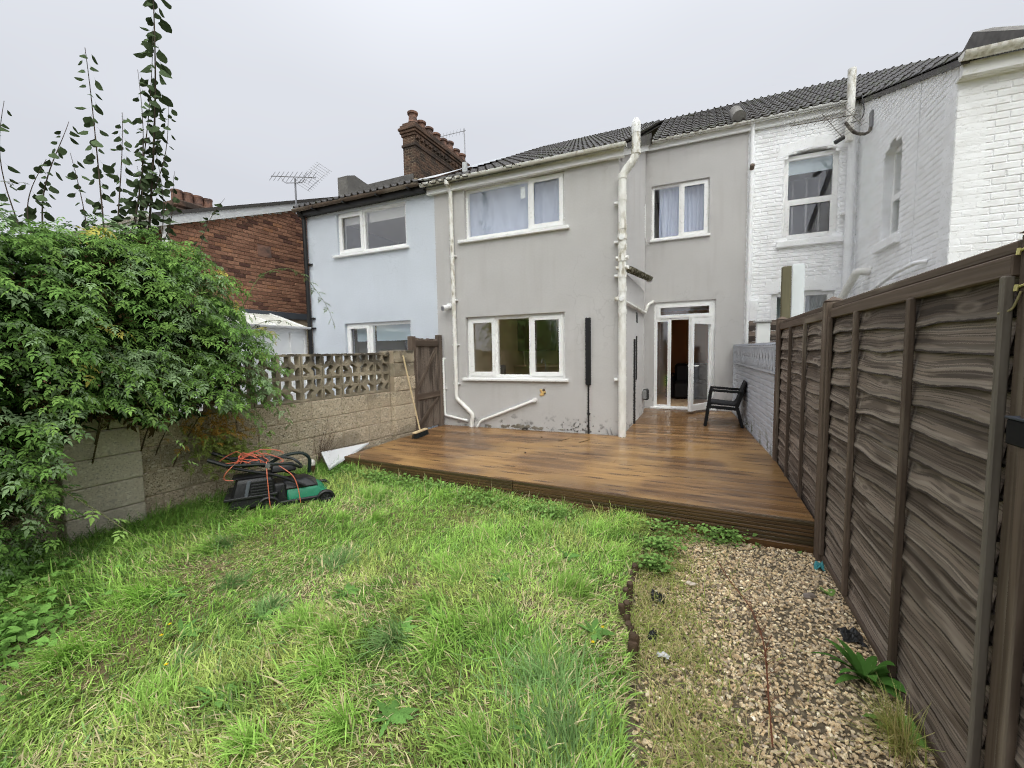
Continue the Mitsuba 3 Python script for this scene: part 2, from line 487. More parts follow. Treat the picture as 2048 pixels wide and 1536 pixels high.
def fence_c(p, n, uv):
    """Weathered waney board: v is the distance above its lower edge, which the grain follows."""
    k = dr.floor((uv.x + 5) * 0.1)
    u, v = uv.x - 10 * k, uv.y
    r1, r2, r3 = cell_rand(k, 1), cell_rand(k, 2), cell_rand(k, 3)
    f1, f2, w = voronoi(u * 2.1 + 13 * r1, v * 8 + 7 * r2)
    has = dr.select(w > 0.5, 1.0, 0.0)
    dv = v + 0.017 * has * smoothstep(0.50, 0.0, f1) + 0.010 * (fbm(u * 2.3 + 9 * r2, v * 3, k, 2) - 0.5)
    fine = fbm(u * 5 + 31 * r1, dv * 330, k, 2)
    band = fbm(u * 1.4 + 17 * r2, dv * 60, k + 4, 3)
    broad = fbm(u * 2.6 + 5 * r3, dv * 22, k + 2, 3)
    tone = 0.30 * fine + 0.45 * band + 0.55 * (r1 - 0.35)
    c = mix(C3(0.105, 0.077, 0.060), C3(0.250, 0.197, 0.160), smoothstep(0.05, 0.80, tone))
    c = mix(c, C3(0.056, 0.039, 0.029), 0.58 * smoothstep(0.48, 0.66, broad))
    c = mix(c, C3(0.34, 0.285, 0.24), 0.50 * smoothstep(0.54, 0.70, fbm(u * 2.2 + 3 * r3, dv * 45, k + 9, 3)) * (1 - smoothstep(0.46, 0.62, broad)))
    c = c * (1 - 0.45 * smoothstep(0.52, 0.66, noise(u * 3 + 4 * r1, dv * 260, k + 6)))               # checks along the grain
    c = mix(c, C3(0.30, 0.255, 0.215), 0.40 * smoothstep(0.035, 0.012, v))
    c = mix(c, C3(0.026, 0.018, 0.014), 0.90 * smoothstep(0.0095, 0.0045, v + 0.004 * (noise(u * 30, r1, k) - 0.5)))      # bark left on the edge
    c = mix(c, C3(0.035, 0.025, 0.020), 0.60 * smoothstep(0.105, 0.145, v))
    knot = has * smoothstep(0.115, 0.05, f1)
    ring = has * smoothstep(0.20, 0.12, f1)
    c = mix(c, C3(0.32, 0.265, 0.22), 0.35 * ring)
    c = mix(c, C3(0.060, 0.040, 0.030), 0.55 * knot)
    nail = smoothstep(0.012, 0.006, dr.abs(dr.abs(u) - 0.315 - 0.02 * (r2 - 0.5))) * smoothstep(0.05, 0.02, dr.abs(v - 0.06 - 0.02 * r3))
    return mix(c, C3(0.40, 0.36, 0.32), 0.45 * nail * dr.select(r2 > 0.45, 1.0, 0.0) * noise(u * 9 + 5 * r3, v * 60, k))


def fence_h(p, n, uv):
    k = dr.floor((uv.x + 5) * 0.1)
    u, v = uv.x - 10 * k, uv.y
    return 0.0022 * fbm(u * 4, v * 230, k, 2) + 0.004 * fbm(u * 2, v * 30, k + 3, 3)


def wood_h(p, n, uv):
    k, u, v, r1, r2, r3, knot, g, h, b = wood_parts(uv)
    return 0.0016 * g + 0.0012 * h + 0.002 * knot


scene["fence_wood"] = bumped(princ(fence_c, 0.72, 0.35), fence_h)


def batten_c(p, n, uv):
    k, u, v, r1, r2, r3, knot, g, h, b = wood_parts(uv)
    c = mix(C3(0.060, 0.042, 0.031), C3(0.165, 0.120, 0.090), 0.5 * g + 0.4 * h + 0.3 * (r1 - 0.5))
    return mix(c, C3(0.25, 0.21, 0.165), 0.6 * smoothstep(0.55, 0.75, b))


scene["batten_wood"] = bumped(princ(batten_c, 0.7, 0.35), wood_h)


def deck_c(p, n, uv):
    k, u, v, r1, r2, r3, knot, g, h, b = wood_parts(uv, 0.6)
    c = mix(C3(0.085, 0.043, 0.017), C3(0.300, 0.165, 0.066), smoothstep(-0.2, 1.1, 0.45 * g + 0.45 * h + 0.70 * (r1 - 0.5)))
    c = mix(c, C3(0.095, 0.046, 0.020), 0.60 * smoothstep(0.50, 0.72, b))
    c = mix(c, C3(0.40, 0.235, 0.085), 0.45 * smoothstep(0.50, 0.70, fbm(p.x * 1.3 + 7, p.y * 2.0 + 3, 0.0, 3)))
    wet = smoothstep(0.40, 0.66, fbm(p.x * 0.9 + 3, p.y * 0.9, 0.0, 3)) * 0.45
    c = mix(c, C3(0.070, 0.037, 0.019), wet)
    return mix(c, C3(0.055, 0.026, 0.014), knot * 0.85)


def deck_r(p, n, uv):
    return 0.10 + 0.36 * fbm(p.x * 2.2 + 1, p.y * 5, 0.0, 3)


scene["deck_wood"] = bumped(princ(deck_c, deck_r, 0.40), lambda p, n, uv: 0.4 * wood_h(p, n, uv))


def riser_c(p, n, uv):
    k, u, v, r1, r2, r3, knot, g, h, b = wood_parts(uv)
    c = mix(C3(0.055, 0.030, 0.014), C3(0.150, 0.085, 0.036), 0.5 * g + 0.5 * h)
    return mix(c, C3(0.040, 0.036, 0.016), 0.6 * smoothstep(0.45, 0.65, b))


scene["riser_wood"] = bumped(princ(riser_c, 0.4, 0.45), wood_h)


def gate_c(p, n, uv):
    k, u, v, r1, r2, r3, knot, g, h, b = wood_parts(uv)
    c = mix(C3(0.10, 0.076, 0.060), C3(0.275, 0.225, 0.185), 0.5 * g + 0.35 * h + 0.4 * (r1 - 0.4))
    return mix(c, C3(0.045, 0.033, 0.026), 0.75 * smoothstep(0.5, 0.72, b))


scene["gate_wood"] = bumped(princ(gate_c, 0.8, 0.3), wood_h)


def soil_c(p, n, uv):
    d = fbm(p.x * 14, p.y * 14, 0.0, 4)
    e = fbm(p.x * 70, p.y * 70, 0.0, 3)
    c = mix(C3(0.06, 0.045, 0.025), C3(0.24, 0.19, 0.10), 0.5 * d + 0.6 * (e - 0.2))
    return mix(c, C3(0.15, 0.19, 0.05), smoothstep(0.42, 0.62, fbm(p.x * 3, p.y * 3, 4.0, 3)) * 0.5)


scene["soil"] = bumped(princ(soil_c, 0.95, 0.15), lambda p, n, uv: 0.012 * fbm(p.x * 45, p.y * 45, 0.0, 4))
scene["wet_soil"] = bumped(princ(lambda p, n, uv: mix(C3(0.055, 0.042, 0.028), C3(0.20, 0.16, 0.10), fbm(p.x * 60, p.y * 60, 0.0, 4)), 0.7, 0.3), lambda p, n, uv: 0.010 * fbm(p.x * 50, p.y * 50, 0.0, 4))
scene["log_wood"] = bumped(princ(lambda p, n, uv: mix(C3(0.035, 0.022, 0.014), C3(0.115, 0.075, 0.045), fbm(p.x * 60, p.y * 60, p.z * 9, 4)), 0.75, 0.3), lambda p, n, uv: 0.004 * fbm(p.x * 90, p.y * 90, p.z * 12, 3))
scene["terracotta"] = two(princ(lambda p, n, uv: mix(C3(0.26, 0.145, 0.105), C3(0.11, 0.075, 0.065), smoothstep(0.35, 0.7, fbm(p.x * 6, p.y * 6, p.z * 8, 3))), 0.8, 0.25))
scene["plaster"] = two(princ(rgb(0.52, 0.43, 0.30), 0.8, 0.2))
scene["orange_wall"] = two(princ(rgb(0.30, 0.13, 0.05), 0.8, 0.2))
scene["cloth"] = {"type": "principledthin", "base_color": rgb(0.62, 0.68, 0.82), "roughness": 0.9, "diff_trans": 0.5, "spec_trans": 0.0}
scene["net"] = {"type": "principledthin", "base_color": rgb(0.35, 0.40, 0.40), "roughness": 0.9, "diff_trans": 0.8, "spec_trans": 0.0}
scene["aged_metal"] = two(princ(lambda p, n, uv: mix(C3(0.20, 0.18, 0.15), C3(0.055, 0.045, 0.035), smoothstep(0.4, 0.6, fbm(p.x * 30, p.y * 30, p.z * 30, 3))), 0.5, 0.4, metallic=0.3))
scene["pier_block"] = bumped(princ(lambda p, n, uv: mix(block_c(p, n, uv), C3(0.62, 0.58, 0.50), 0.5), 0.92, 0.2), block_h)
scene["pale_wood"] = bumped(princ(lambda p, n, uv: mix(C3(0.11, 0.092, 0.074), C3(0.21, 0.185, 0.155), fbm(p.x * 60, p.y * 60, p.z * 4, 3)), 0.8, 0.2), wood_h)
scene["olive_wood"] = bumped(princ(lambda p, n, uv: mix(C3(0.10, 0.09, 0.055), C3(0.18, 0.165, 0.105), fbm(p.x * 30, p.y * 30, p.z * 3, 3)), 0.8, 0.2), wood_h)

# ================================================================== buildings
def window(house, M, x0, x1, z0, z1, cells, recess=0.07, fw=0.0, sill=None, m="upvc", name="window", sash=0.045):
    """Window in the opening x0..x1, z0..z1 of frame M (a, b, depth inwards). cells: (a0, a1, b0, b1, 'f' or 's')."""
    outer = rect(x0 + 0.002, x1 - 0.002, z0 + 0.002, z1 - 0.002)
    for a0, a1, b0, b1, k in cells:
        outer = outer.difference(rect(a0, a1, b0, b1))
    w = put(f"{house}__{name}", extr(outer, recess, recess + 0.07, M), m)
    for a0, a1, b0, b1, k in cells:
        if k == "s":
            ring = rect(a0 - 0.02, a1 + 0.02, b0 - 0.02, b1 + 0.02).difference(rect(a0 + sash, a1 - sash, b0 + sash, b1 - sash))
            put(f"{w}__sash", extr(ring, recess - 0.022, recess - 0.002, M), m)
            inner = rect(a0 + 0.002, a1 - 0.002, b0 + 0.002, b1 - 0.002).difference(rect(a0 + sash - 0.012, a1 - sash + 0.012, b0 + sash - 0.012, b1 - sash + 0.012))
            put(f"{w}__bead", extr(inner, recess + 0.001, recess + 0.03, M), m)
        V = xf(M, np.array([[a0, b0, recess + 0.022], [a1, b0, recess + 0.022], [a1, b1, recess + 0.022], [a0, b1, recess + 0.022]]))
        put(f"{w}__pane", (V, np.array([[0, 1, 2, 3]])), "glass")
    if sill:
        V, F, U = cbox(sill[0], sill[1], sill[2], sill[3], -0.055, recess + 0.01, b=0.006)
        put(f"{w}__sill", (xf(M, V), F, U), m)
    return w


def room(house, x0, x1, y0, y1, z0, z1, wallm, C=(0.5, 0.45, 0.38), name="room"):
    """Open-fronted box of a room behind a window."""
    mb = MB()
    t = 0.04
    mb.box(x0, x1, y1, y1 + t, z0, z1, C=C)
    mb.box(x0 - t, x0, y0, y1, z0, z1, C=C); mb.box(x1, x1 + t, y0, y1, z0, z1, C=C)
    mb.box(x0, x1, y0, y1, z0 - t, z0, C=(0.42, 0.30, 0.19)); mb.box(x0, x1, y0, y1, z1, z1 + t, C=(0.7, 0.7, 0.68))
    return put(f"{house}__{name}", mb, wallm)


def curtain(house, M, x0, x1, z0, z1, depth, folds, amp=0.02, name="curtain", m="cloth", seed=0, sag=0.0):
    nx, nz = 90, 14
    u, v = np.meshgrid(np.linspace(0, 1, nx), np.linspace(0, 1, nz))
    ph = meshkit.fbm(np.stack([u * 4 + seed, v * 0.7, 0 * u], -1), 3) * 9
    d = depth + amp * np.sin(u * folds * 6.28 + ph) + amp * 1.2 * (meshkit.fbm(np.stack([u * 6 + seed, v * 2.5, 0 * u + 4], -1), 3) - 0.5)
    V = np.stack([x0 + u * (x1 - x0), z0 + v * (z1 - z0) + sag * (1 - v) * np.sin(u * 9 + seed), d], -1).reshape(-1, 3)
    F = np.array([[j * nx + i, j * nx + i + 1, (j + 1) * nx + i + 1, (j + 1) * nx + i] for j in range(nz - 1) for i in range(nx - 1)])
    return put(f"{house}__{name}", (xf(M, V), F), m, True)


def gutter(key, p0, p1, r=0.058, m="old_pipe", dark=False):
    """Half-round gutter between two points, open side up."""
    p0, p1 = np.array(p0, float), np.array(p1, float)
    t = (p1 - p0) / np.linalg.norm(p1 - p0); s = np.cross(t, [0, 0, 1.0]); s /= np.linalg.norm(s); up = np.cross(s, t)
    a = np.linspace(-0.06, PI + 0.06, 11)
    prof = [(r * math.cos(q), -r * math.sin(q)) for q in a] + [((r - 0.006) * math.cos(q), -(r - 0.006) * math.sin(q)) for q in a[::-1]]
    V = np.array([p + s * x + up * z for p in (p0, p1) for x, z in prof]); n = len(prof)
    F = np.array([[i, (i + 1) % n, n + (i + 1) % n, n + i] for i in range(n)])
    mb = MB().add(V, F)
    for p, d in ((p0, -1), (p1, 1)):  # end caps
        q = [p + t * d * 0.004 + s * x + up * z for x, z in prof[:11]]
        mb.add(np.array(q), np.array([[0, i, i + 1] for i in range(1, 10)]))
    return put(key, mb, m, 40)


def roof_tile_mesh(w, L, tilt=0.022):
    """One double-roll tile: u across, s up the slope, h off the slope."""
    prof = [(0.0, 0.012), (0.06, 0.045), (0.14, 0.05), (0.22, 0.012), (0.48, 0.006), (0.54, 0.042), (0.62, 0.05), (0.70, 0.012), (0.94, 0.006), (1.0, 0.012)]
    top = [(u * w, s * L, h + (1 - s) * tilt) for s in (0, 1) for u, h in prof]
    lip = [(u * w, 0, h + tilt - 0.022) for u, h in prof]
    V = np.array(top + lip); n = len(prof)
    F = [[i, i + 1, n + i + 1, n + i] for i in range(n - 1)] + [[2 * n + i, 2 * n + i + 1, i + 1, i] for i in range(n - 1)]
    return V, np.array(F)


def tiled(house, x0, x1, y0, z0, y1, z1, w=0.31, rows_from=0, rows=None, jitter=0.004):
    """Tiles as parts on the slope from the eave (y0, z0) to (y1, z1)."""
    L = math.hypot(y1 - y0, z1 - z0); sl = np.array([0, (y1 - y0) / L, (z1 - z0) / L]); nrm = np.array([0, -sl[2], sl[1]])
    nc = int(round((x1 - x0) / w)); nr = int(math.ceil(L / 0.335)); w = (x1 - x0) / nc
    for r in range(rows_from, nr if rows is None else min(nr, rows)):
        for c in range(nc):
            TV, TF = roof_tile_mesh(w, min(0.37, L - r * 0.335))
            o = np.array([x0 + c * w, y0, z0]) + sl * (r * 0.335 + rng.uniform(-1, 1) * jitter) + nrm * (0.01 + rng.uniform(0, 1) * jitter)
            M = mat(o, (1, rng.uniform(-.006, .006), 0), sl, nrm)
            put(f"{house}__roof__tile", (xf(M, TV), TF, TV[:, :2] * 0.3 + [10 * int(rng.integers(0, 999)), 0]), "roof_tile", 50)


def brick_piece(M, a0, a1, b0, b1, proud, rough=0.0):
    """Brick face with worn edges: front ring, chamfer ring, back ring."""
    c = min(0.006 + rough * 0.5, 0.012)
    j = lambda s: rng.uniform(-s, s)
    fr = [[a0 + c + j(rough), b0 + c + j(rough), -proud + j(rough * .6)], [a1 - c + j(rough), b0 + c + j(rough), -proud + j(rough * .6)],
          [a1 - c + j(rough), b1 - c + j(rough), -proud + j(rough * .6)], [a0 + c + j(rough), b1 - c + j(rough), -proud + j(rough * .6)]]
    md = [[a0, b0, -proud + c], [a1, b0, -proud + c], [a1, b1, -proud + c], [a0, b1, -proud + c]]
    bk = [[a0, b0, 0.01], [a1, b0, 0.01], [a1, b1, 0.01], [a0, b1, 0.01]]
    V = np.array(fr + md + bk, float)
    F = [[0, 1, 2, 3]] + [[i + 4, (i + 1) % 4 + 4, (i + 1) % 4, i] for i in range(4)] + [[i + 8, (i + 1) % 4 + 8, (i + 1) % 4 + 4, i + 4] for i in range(4)]
    U = V[:, :2] - [(a0 + a1) / 2, (b0 + b1) / 2]
    U[:, 0] += 10 * int(rng.integers(0, 999))
    return xf(M, V), np.array(F), U


def brickwork(holder, M, region, m, course=0.075, length=0.225, joint=0.009, proud=0.005, rough=0.001, a_org=0.0, b_org=0.0, most=300, near=None, name="brick"):
    """Bricks filling a polygon of frame M; the largest in view are parts, the rest one part."""
    x0, z0, x1, z1 = region.bounds
    items = []
    for r in range(int((z0 - b_org) / course) - 1, int((z1 - b_org) / course) + 2):
        b0 = b_org + r * course
        off = (r % 2) * length / 2
        for q in range(int((x0 - a_org) / length) - 2, int((x1 - a_org) / length) + 2):
            a0 = a_org + off + q * length
            cell = rect(a0 + joint / 2, a0 + length - joint / 2, b0 + joint / 2, b0 + course - joint / 2)
            g = cell.intersection(region)
            if g.is_empty or g.area < 0.0008:
                continue
            for h in getattr(g, "geoms", [g]):
                bx = h.bounds
                if bx[2] - bx[0] < 0.02 or bx[3] - bx[1] < 0.025 or h.area < 0.8 * (bx[2] - bx[0]) * (bx[3] - bx[1]):
                    if bx[2] - bx[0] < 0.02 or h.area < 0.3 * (bx[2] - bx[0]) * (bx[3] - bx[1]):
                        continue
                items.append(bx)
    def size(bx):
        c = xf(M, np.array([[(bx[0] + bx[2]) / 2, (bx[1] + bx[3]) / 2, 0]]))[0] - EYE
        return (bx[2] - bx[0]) * (bx[3] - bx[1]) / (c @ c)
    items.sort(key=size, reverse=True)
    rest = MB()
    for i, bx in enumerate(items):
        V, F, U = brick_piece(M, bx[0], bx[2], bx[1], bx[3], proud + rng.uniform(-1, 1) * rough, rough)
        if i < most:
            put(f"{holder}__{name}", (V, F, U), m, 25 if rough > 0.0015 else False)
        else:
            rest.add(V, F, U)
    if rest.n:
        labels[put(f"{holder}__far_{name}s", rest, m, 25 if rough > 0.0015 else False)] = {"kind": "stuff"}


YA, YB = 6.42, 9.61      # rear faces of the wing and of the recessed part
FA, FB = XZ(YA), XZ(YB)

# ------------------------------------------------------------------ the grey rendered house
GH = thing("grey_house", "grey rendered terraced house with open white French door and wet timber deck in front", "house")
wA = rect(-4.30, -1.12, 0.0, 4.33)
hA1, hA2 = (-3.70, -1.94, 3.45, 4.285), (-3.73, -1.95, 1.10, 2.15)
put(f"{GH}__wall", extr(wA.difference(rect(*hA1)).difference(rect(*hA2)), 0, 0.25, FA), "render_grey")
# side wall of the wing, faces the recess
sw = Polygon([(YA + 0.25, 0), (YB + 0.02, 0), (YB + 0.02, 5.85), (YA + 0.25, 4.42)])
put(f"{GH}__side_wall", extr(sw, 0, 0.25, YZ(-1.12, -1)), "render_grey")
hB1, hB2 = (-1.00, 0.11, 3.84, 4.95), (-0.93, 0.26, 0.25, 2.53)
put(f"{GH}__recessed_wall", extr(rect(-1.118, 0.775, 0.0, 5.74).difference(rect(*hB1)).difference(rect(*hB2)), 0, 0.25, FB), "render_grey")

w = window(GH, FA, *hA1, [(-3.66, -2.56, 3.51, 4.245, "f"), (-2.50, -1.99, 3.51, 4.245, "s")], recess=0.06, sill=(-3.82, -1.86, 3.40, 3.45))
labels[w] = {"label": "upper wing window hung with pale curtain"}
curtain(GH, FA, -3.78, -2.50, 3.42, 4.28, 0.19, 5, 0.012, seed=1, sag=0.02)
curtain(GH, FA, -2.54, -1.86, 3.42, 4.28, 0.21, 3, 0.02, seed=6, sag=0.03)
put(f"{GH}__sticker", MB().box(-2.69, -2.61, YA + 0.074, YA + 0.077, 4.00, 4.18, C=(0.72, 0.76, 0.78)), "paint")
room(GH, -4.0, -1.4, YA + 0.26, YA + 2.2, 3.0, 4.30, "dull", (0.6, 0.6, 0.6), name="bedroom")
w = window(GH, FA, *hA2, [(-3.66, -3.21, 1.16, 2.09, "s"), (-3.15, -2.58, 1.16, 2.09, "f"), (-2.52, -2.02, 1.16, 2.09, "s")], recess=0.07, sill=(-3.80, -1.89, 1.055, 1.10))
labels[w] = {"label": "three-light kitchen window above the white waste pipes"}
# kitchen
k = room(GH, -4.05, -1.42, YA + 0.26, YA + 3.4, 0.3, 2.45, "dull", (0.52, 0.50, 0.36), name="kitchen")
mb = MB()
mb.box(-4.04, -3.2, YA + 3.0, YA + 3.38, 1.55, 2.3, C=(0.09, 0.07, 0.05)); mb.box(-2.3, -1.45, YA + 2.2, YA + 3.3, 0.32, 2.25, C=(0.05, 0.045, 0.04))
mb.box(-4.04, -2.4, YA + 2.75, YA + 3.38, 0.32, 1.18, C=(0.42, 0.36, 0.27)); mb.box(-4.04, -2.4, YA + 2.7, YA + 3.38, 1.18, 1.22, C=(0.55, 0.47, 0.36))
mb.box(-3.0, -2.55, YA + 2.9, YA + 3.38, 1.5, 2.1, C=(0.06, 0.055, 0.05)); mb.box(-4.04, -1.45, YA + 0.27, YA + 0.8, 0.98, 1.02, C=(0.40, 0.33, 0.25))
put(f"{GH}__kitchen__cupboards", mb, "paint")
mb = MB(); mb.add(*tube(bend([(-2.47, YA + 0.55, 1.02), (-2.47, YA + 0.55, 1.36), (-2.47, YA + 0.4, 1.42), (-2.47, YA + 0.34, 1.34)], 0.06), 0.012, 8))
mb.box(-2.52, -2.42, YA + 0.52, YA + 0.58, 1.06, 1.09)
put(f"{GH}__kitchen__tap", mb, "metal", 40)
mb = MB(); mb.add(*lathe([(0.0, 0), (0.035, 0), (0.035, 0.14), (0.014, 0.17), (0.014, 0.2), (0, 0.2)], (-3.46, YA + 0.45, 1.02)), C=(0.8, 0.8, 0.78))
mb.add(*lathe([(0.0, 0), (0.04, 0), (0.04, 0.12), (0.0, 0.12)], (-3.33, YA + 0.5, 1.02)), C=(0.3, 0.36, 0.46)); mb.box(-3.52, -3.34, YA + 0.7, YA + 0.78, 1.02, 1.3, C=(0.05, 0.05, 0.05))
put(f"{GH}__kitchen__bottles", mb, "paint", 40)
bulb = trimesh.creation.icosphere(2, 0.05)
lampkey = numbered(f"{GH}__kitchen__ceiling_lamp")
scene[lampkey] = {**mikit.ply((bulb.vertices + [-2.5, YA + 1.7, 2.22], bulb.faces), "paint", smooth=True, color=np.full((len(bulb.vertices), 3), 0.8)), "emitter": {"type": "area", "radiance": rgb(7, 5.6, 3.6)}}
# window of the recessed part
w = window(GH, FB, *hB1, [(-0.95, -0.46, 3.89, 4.90, "f"), (-0.40, 0.06, 3.89, 4.90, "s")], recess=0.06, sill=(-1.02, 0.14, 3.795, 3.84))
labels[w] = {"label": "upper window in the recess with drawn net curtains"}
curtain(GH, FB, -0.86, -0.32, 3.8, 5.0, 0.20, 6, 0.022, seed=11); curtain(GH, FB, -0.36, 0.16, 3.8, 5.0, 0.22, 6, 0.022, seed=17)
room(GH, -1.08, 0.5, YB + 0.26, YB + 1.6, 3.3, 5.1, "dull", (0.25, 0.25, 0.26), name="back_bedroom")
# French door
x0, x1, z0, z1 = hB2
fr = rect(x0 + .002, x1 - .002, z0 + .002, z1 - .002)
for q in ((-0.845, 0.185, 2.215, 2.455), (-0.865, -0.655, 0.33, 2.12), (-0.585, 0.20, 0.30, 2.15)):
    fr = fr.difference(rect(*q))
D = put(f"{GH}__french_door", extr(fr, 0.05, 0.12, FB), "upvc", label="open white French door with side light and fanlight")
ring = rect(-0.87, 0.21, 2.19, 2.48).difference(rect(-0.80, 0.14, 2.26, 2.41))
put(f"{D}__fanlight_sash", extr(ring, 0.028, 0.048, FB), "upvc")
for q in ((-0.845, 0.185, 2.215, 2.455), (-0.865, -0.655, 0.33, 2.12)):
    put(f"{D}__pane", (xf(FB, np.array([[q[0], q[2], .085], [q[1], q[2], .085], [q[1], q[3], .085], [q[0], q[3], .085]])), np.array([[0, 1, 2, 3]])), "glass")
put(f"{D}__sill", MB().box(-1.0, 0.31, YB - 0.07, YB + 0.1, 0.252, 0.29, b=.006), "upvc")
H0 = np.array([0.205, YB + 0.03, 0.0]); ld = np.array([-0.195, 8.90, 0]) - H0; LW = np.linalg.norm(ld); ld /= LW
LM = mat(H0, ld, (0, 0, 1), np.cross(ld, [0, 0, 1.0]))
leaf = rect(0, LW, 0.31, 2.14).difference(rect(0.10, LW - 0.10, 0.43, 2.02))
LF = put(f"{D}__leaf", extr(leaf, -0.03, 0.03, LM), "upvc")
put(f"{D}__pane", (xf(LM, np.array([[.1, .43, 0], [LW - .1, .43, 0], [LW - .1, 2.02, 0], [.1, 2.02, 0]])), np.array([[0, 1, 2, 3]])), "glass")
for s in (-1, 1):
    mb = MB(); mb.box(LW - 0.075, LW - 0.045, 1.0, 1.22, s * 0.03, s * 0.045, b=.004, M=LM) if s > 0 else mb.box(LW - 0.075, LW - 0.045, 1.0, 1.22, -0.045, -0.031, b=.004, M=LM)
    V, F, U = tube(bend([(LW - .06, 1.2, s * .03), (LW - .06, 1.2, s * .075), (LW - .19, 1.2, s * .075)], .03), 0.011, 8)
    mb.add(xf(LM, V), F, U)
    put(f"{D}__handle", mb, "upvc", 40)
for z in (0.55, 1.2, 1.95):
    put(f"{D}__hinge", MB().box(0.205, 0.245, YB + 0.005, YB + 0.04, z - .05, z + .05, b=.008), "upvc")
# sitting room behind the door
r = room(GH, -1.08, 0.72, YB + 0.26, YB + 3.4, 0.28, 2.6, "dull", (0.60, 0.34, 0.16), name="sitting_room")
mb = MB()
mb.box(-0.62, 0.6, YB + 1.6, YB + 2.4, 0.3, 0.72, b=.05, C=(.012, .012, .013)); mb.box(-0.62, 0.6, YB + 2.2, YB + 2.6, 0.5, 1.15, b=.06, C=(.012, .012, .013))
mb.box(-0.8, -0.62, YB + 1.6, YB + 2.6, 0.3, 0.9, b=.05, C=(.012, .012, .013))
put(f"{r}__sofa", mb, "paint", 30)

# fascia, gutters
put(f"{GH}__fascia", MB().box(-4.40, -1.04, YA - 0.08, YA - 0.03, 4.285, 4.42, b=.004).box(-4.40, -1.04, YA - 0.03, YA + 0.02, 4.292, 4.312), "upvc")
put(f"{GH}__verge_board", MB().add(*extr(Polygon([(YA - .08, 4.285), (YB + .02, 5.70), (YB + .02, 5.84), (YA - .08, 4.425)]), .0, .07, YZ(-1.118, 1))), "upvc")
g = gutter(f"{GH}__gutter", (-4.48, YA - 0.135, 4.455), (-1.00, YA - 0.135, 4.425), r=.052)
for x in (-4.25, -3.75, -3.2, -2.4, -1.6, -1.15):
    put(f"{g}__bracket", tube([(x, YA - 0.135 + 0.059 * math.cos(a), 4.44 - (x + 2.7) * .0086 - 0.059 * math.sin(a)) for a in np.linspace(0.1, PI, 9)], 0.007, 6), "old_pipe", 40)
put(f"{GH}__fascia", MB().box(-1.06, 0.80, YB - 0.07, YB - 0.02, 5.66, 5.78, b=.004), "upvc")
g = gutter(f"{GH}__gutter", (-0.98, YB - 0.13, 5.81), (0.80, YB - 0.13, 5.81), r=.052)
# roof of the wing and of the recessed part, both reaching the ridge
RZ, RY = 7.70, 12.7
AE, BE = (YA - 0.16, 4.385), (YB - 0.17, 5.775)      # eaves
put(f"{GH}__roof", MB().add([[-4.45, AE[0], AE[1] - .02], [-1.0, AE[0], AE[1] - .02], [-1.0, RY, RZ - 0.04], [-4.45, RY, RZ - 0.04]], [[0, 1, 2, 3]])
    .add([[-1.0, BE[0], BE[1] - .02], [0.79, BE[0], BE[1] - .02], [0.79, RY, RZ - 0.04], [-1.0, RY, RZ - 0.04]], [[0, 1, 2, 3]])
    .add([[-4.45, RY, RZ - 0.04], [0.79, RY, RZ - 0.04], [0.79, RY + 5, RZ - 2.6], [-4.45, RY + 5, RZ - 2.6]], [[0, 1, 2, 3]])
    .add([[-1.0, AE[0], 4.34], [-1.0, YB - 0.05, 5.78], [-1.0, YB - 0.05, 6.02], [-1.0, AE[0], 4.40]], [[0, 1, 2, 3]]), "roof_tile")
tiled(GH, -4.45, -1.0, *AE, RY, RZ)
tiled(GH, -1.0, 0.79, *BE, RY, RZ)
for i in range(12):
    x = -4.45 + i * 0.437
    put(f"{GH}__roof__ridge_tile", tube([(x, RY, RZ - 0.05), (x + 0.43, RY, RZ - 0.045)], 0.085, 10), "roof_tile", 50)
put(f"{GH}__roof__verge_cap", tube([(0.60, YB - 0.14, 5.90), (0.60, YB + 1.1, 6.60)], 0.125, 12), "cement", 50)

# downpipe and waste pipes
dp = put(f"{GH}__downpipe", tube(bend([(-3.94, YA - 0.14, 4.48), (-3.935, YA - 0.05, 4.30), (-3.925, YA - 0.05, 0.74), (-3.70, YA - 0.05, 0.55), (-3.60, YA - 0.05, 0.46), (-3.635, YA - 0.05, 0.34), (-3.635, YA - 0.05, 0.24)], 0.05), 0.036, 12), "old_pipe", 40, label="weathered downpipe left of the kitchen window")
for z in (3.2, 2.45, 1.68, 1.0):
    put(f"{dp}__clip", MB().box(-3.985, -3.865, YA - 0.06, YA, z - .012, z + .012, b=.004), "upvc")
put(f"{dp}__collar", tube([(-3.94, YA - 0.14, 4.46), (-3.94, YA - 0.14, 4.36)], 0.043, 12), "old_pipe", 40)
wp = put(f"{GH}__waste_pipe", tube(bend([(-4.19, YA + .02, 1.44), (-4.19, YA - 0.04, 1.44), (-4.18, YA - 0.04, 0.43), (-3.72, YA - 0.04, 0.35)], 0.03), 0.022, 10), "upvc", 40)
put(f"{wp}__clip", MB().box(-4.22, -4.14, YA - 0.05, YA, 0.90, 0.92), "upvc")
put(f"{GH}__waste_pipe", tube(bend([(-2.46, YA + .02, 0.75), (-2.46, YA - 0.04, 0.75), (-3.46, YA - 0.04, 0.36), (-3.55, YA - 0.04, 0.22)], 0.04), 0.022, 10), "upvc", 40, label="slanting white waste pipe under the kitchen window")
mb = MB(); mb.add(*tube([(-2.46, YA, 0.75), (-2.46, YA - 0.06, 0.75)], 0.034, 12)); put(f"{GH}__waste_elbow", mb, "upvc", 40)
put(f"{GH}__conduit", tube([(-4.235, YA - 0.012, 1.30), (-4.235, YA - 0.012, 1.02)], 0.007, 6), "metal", 40)
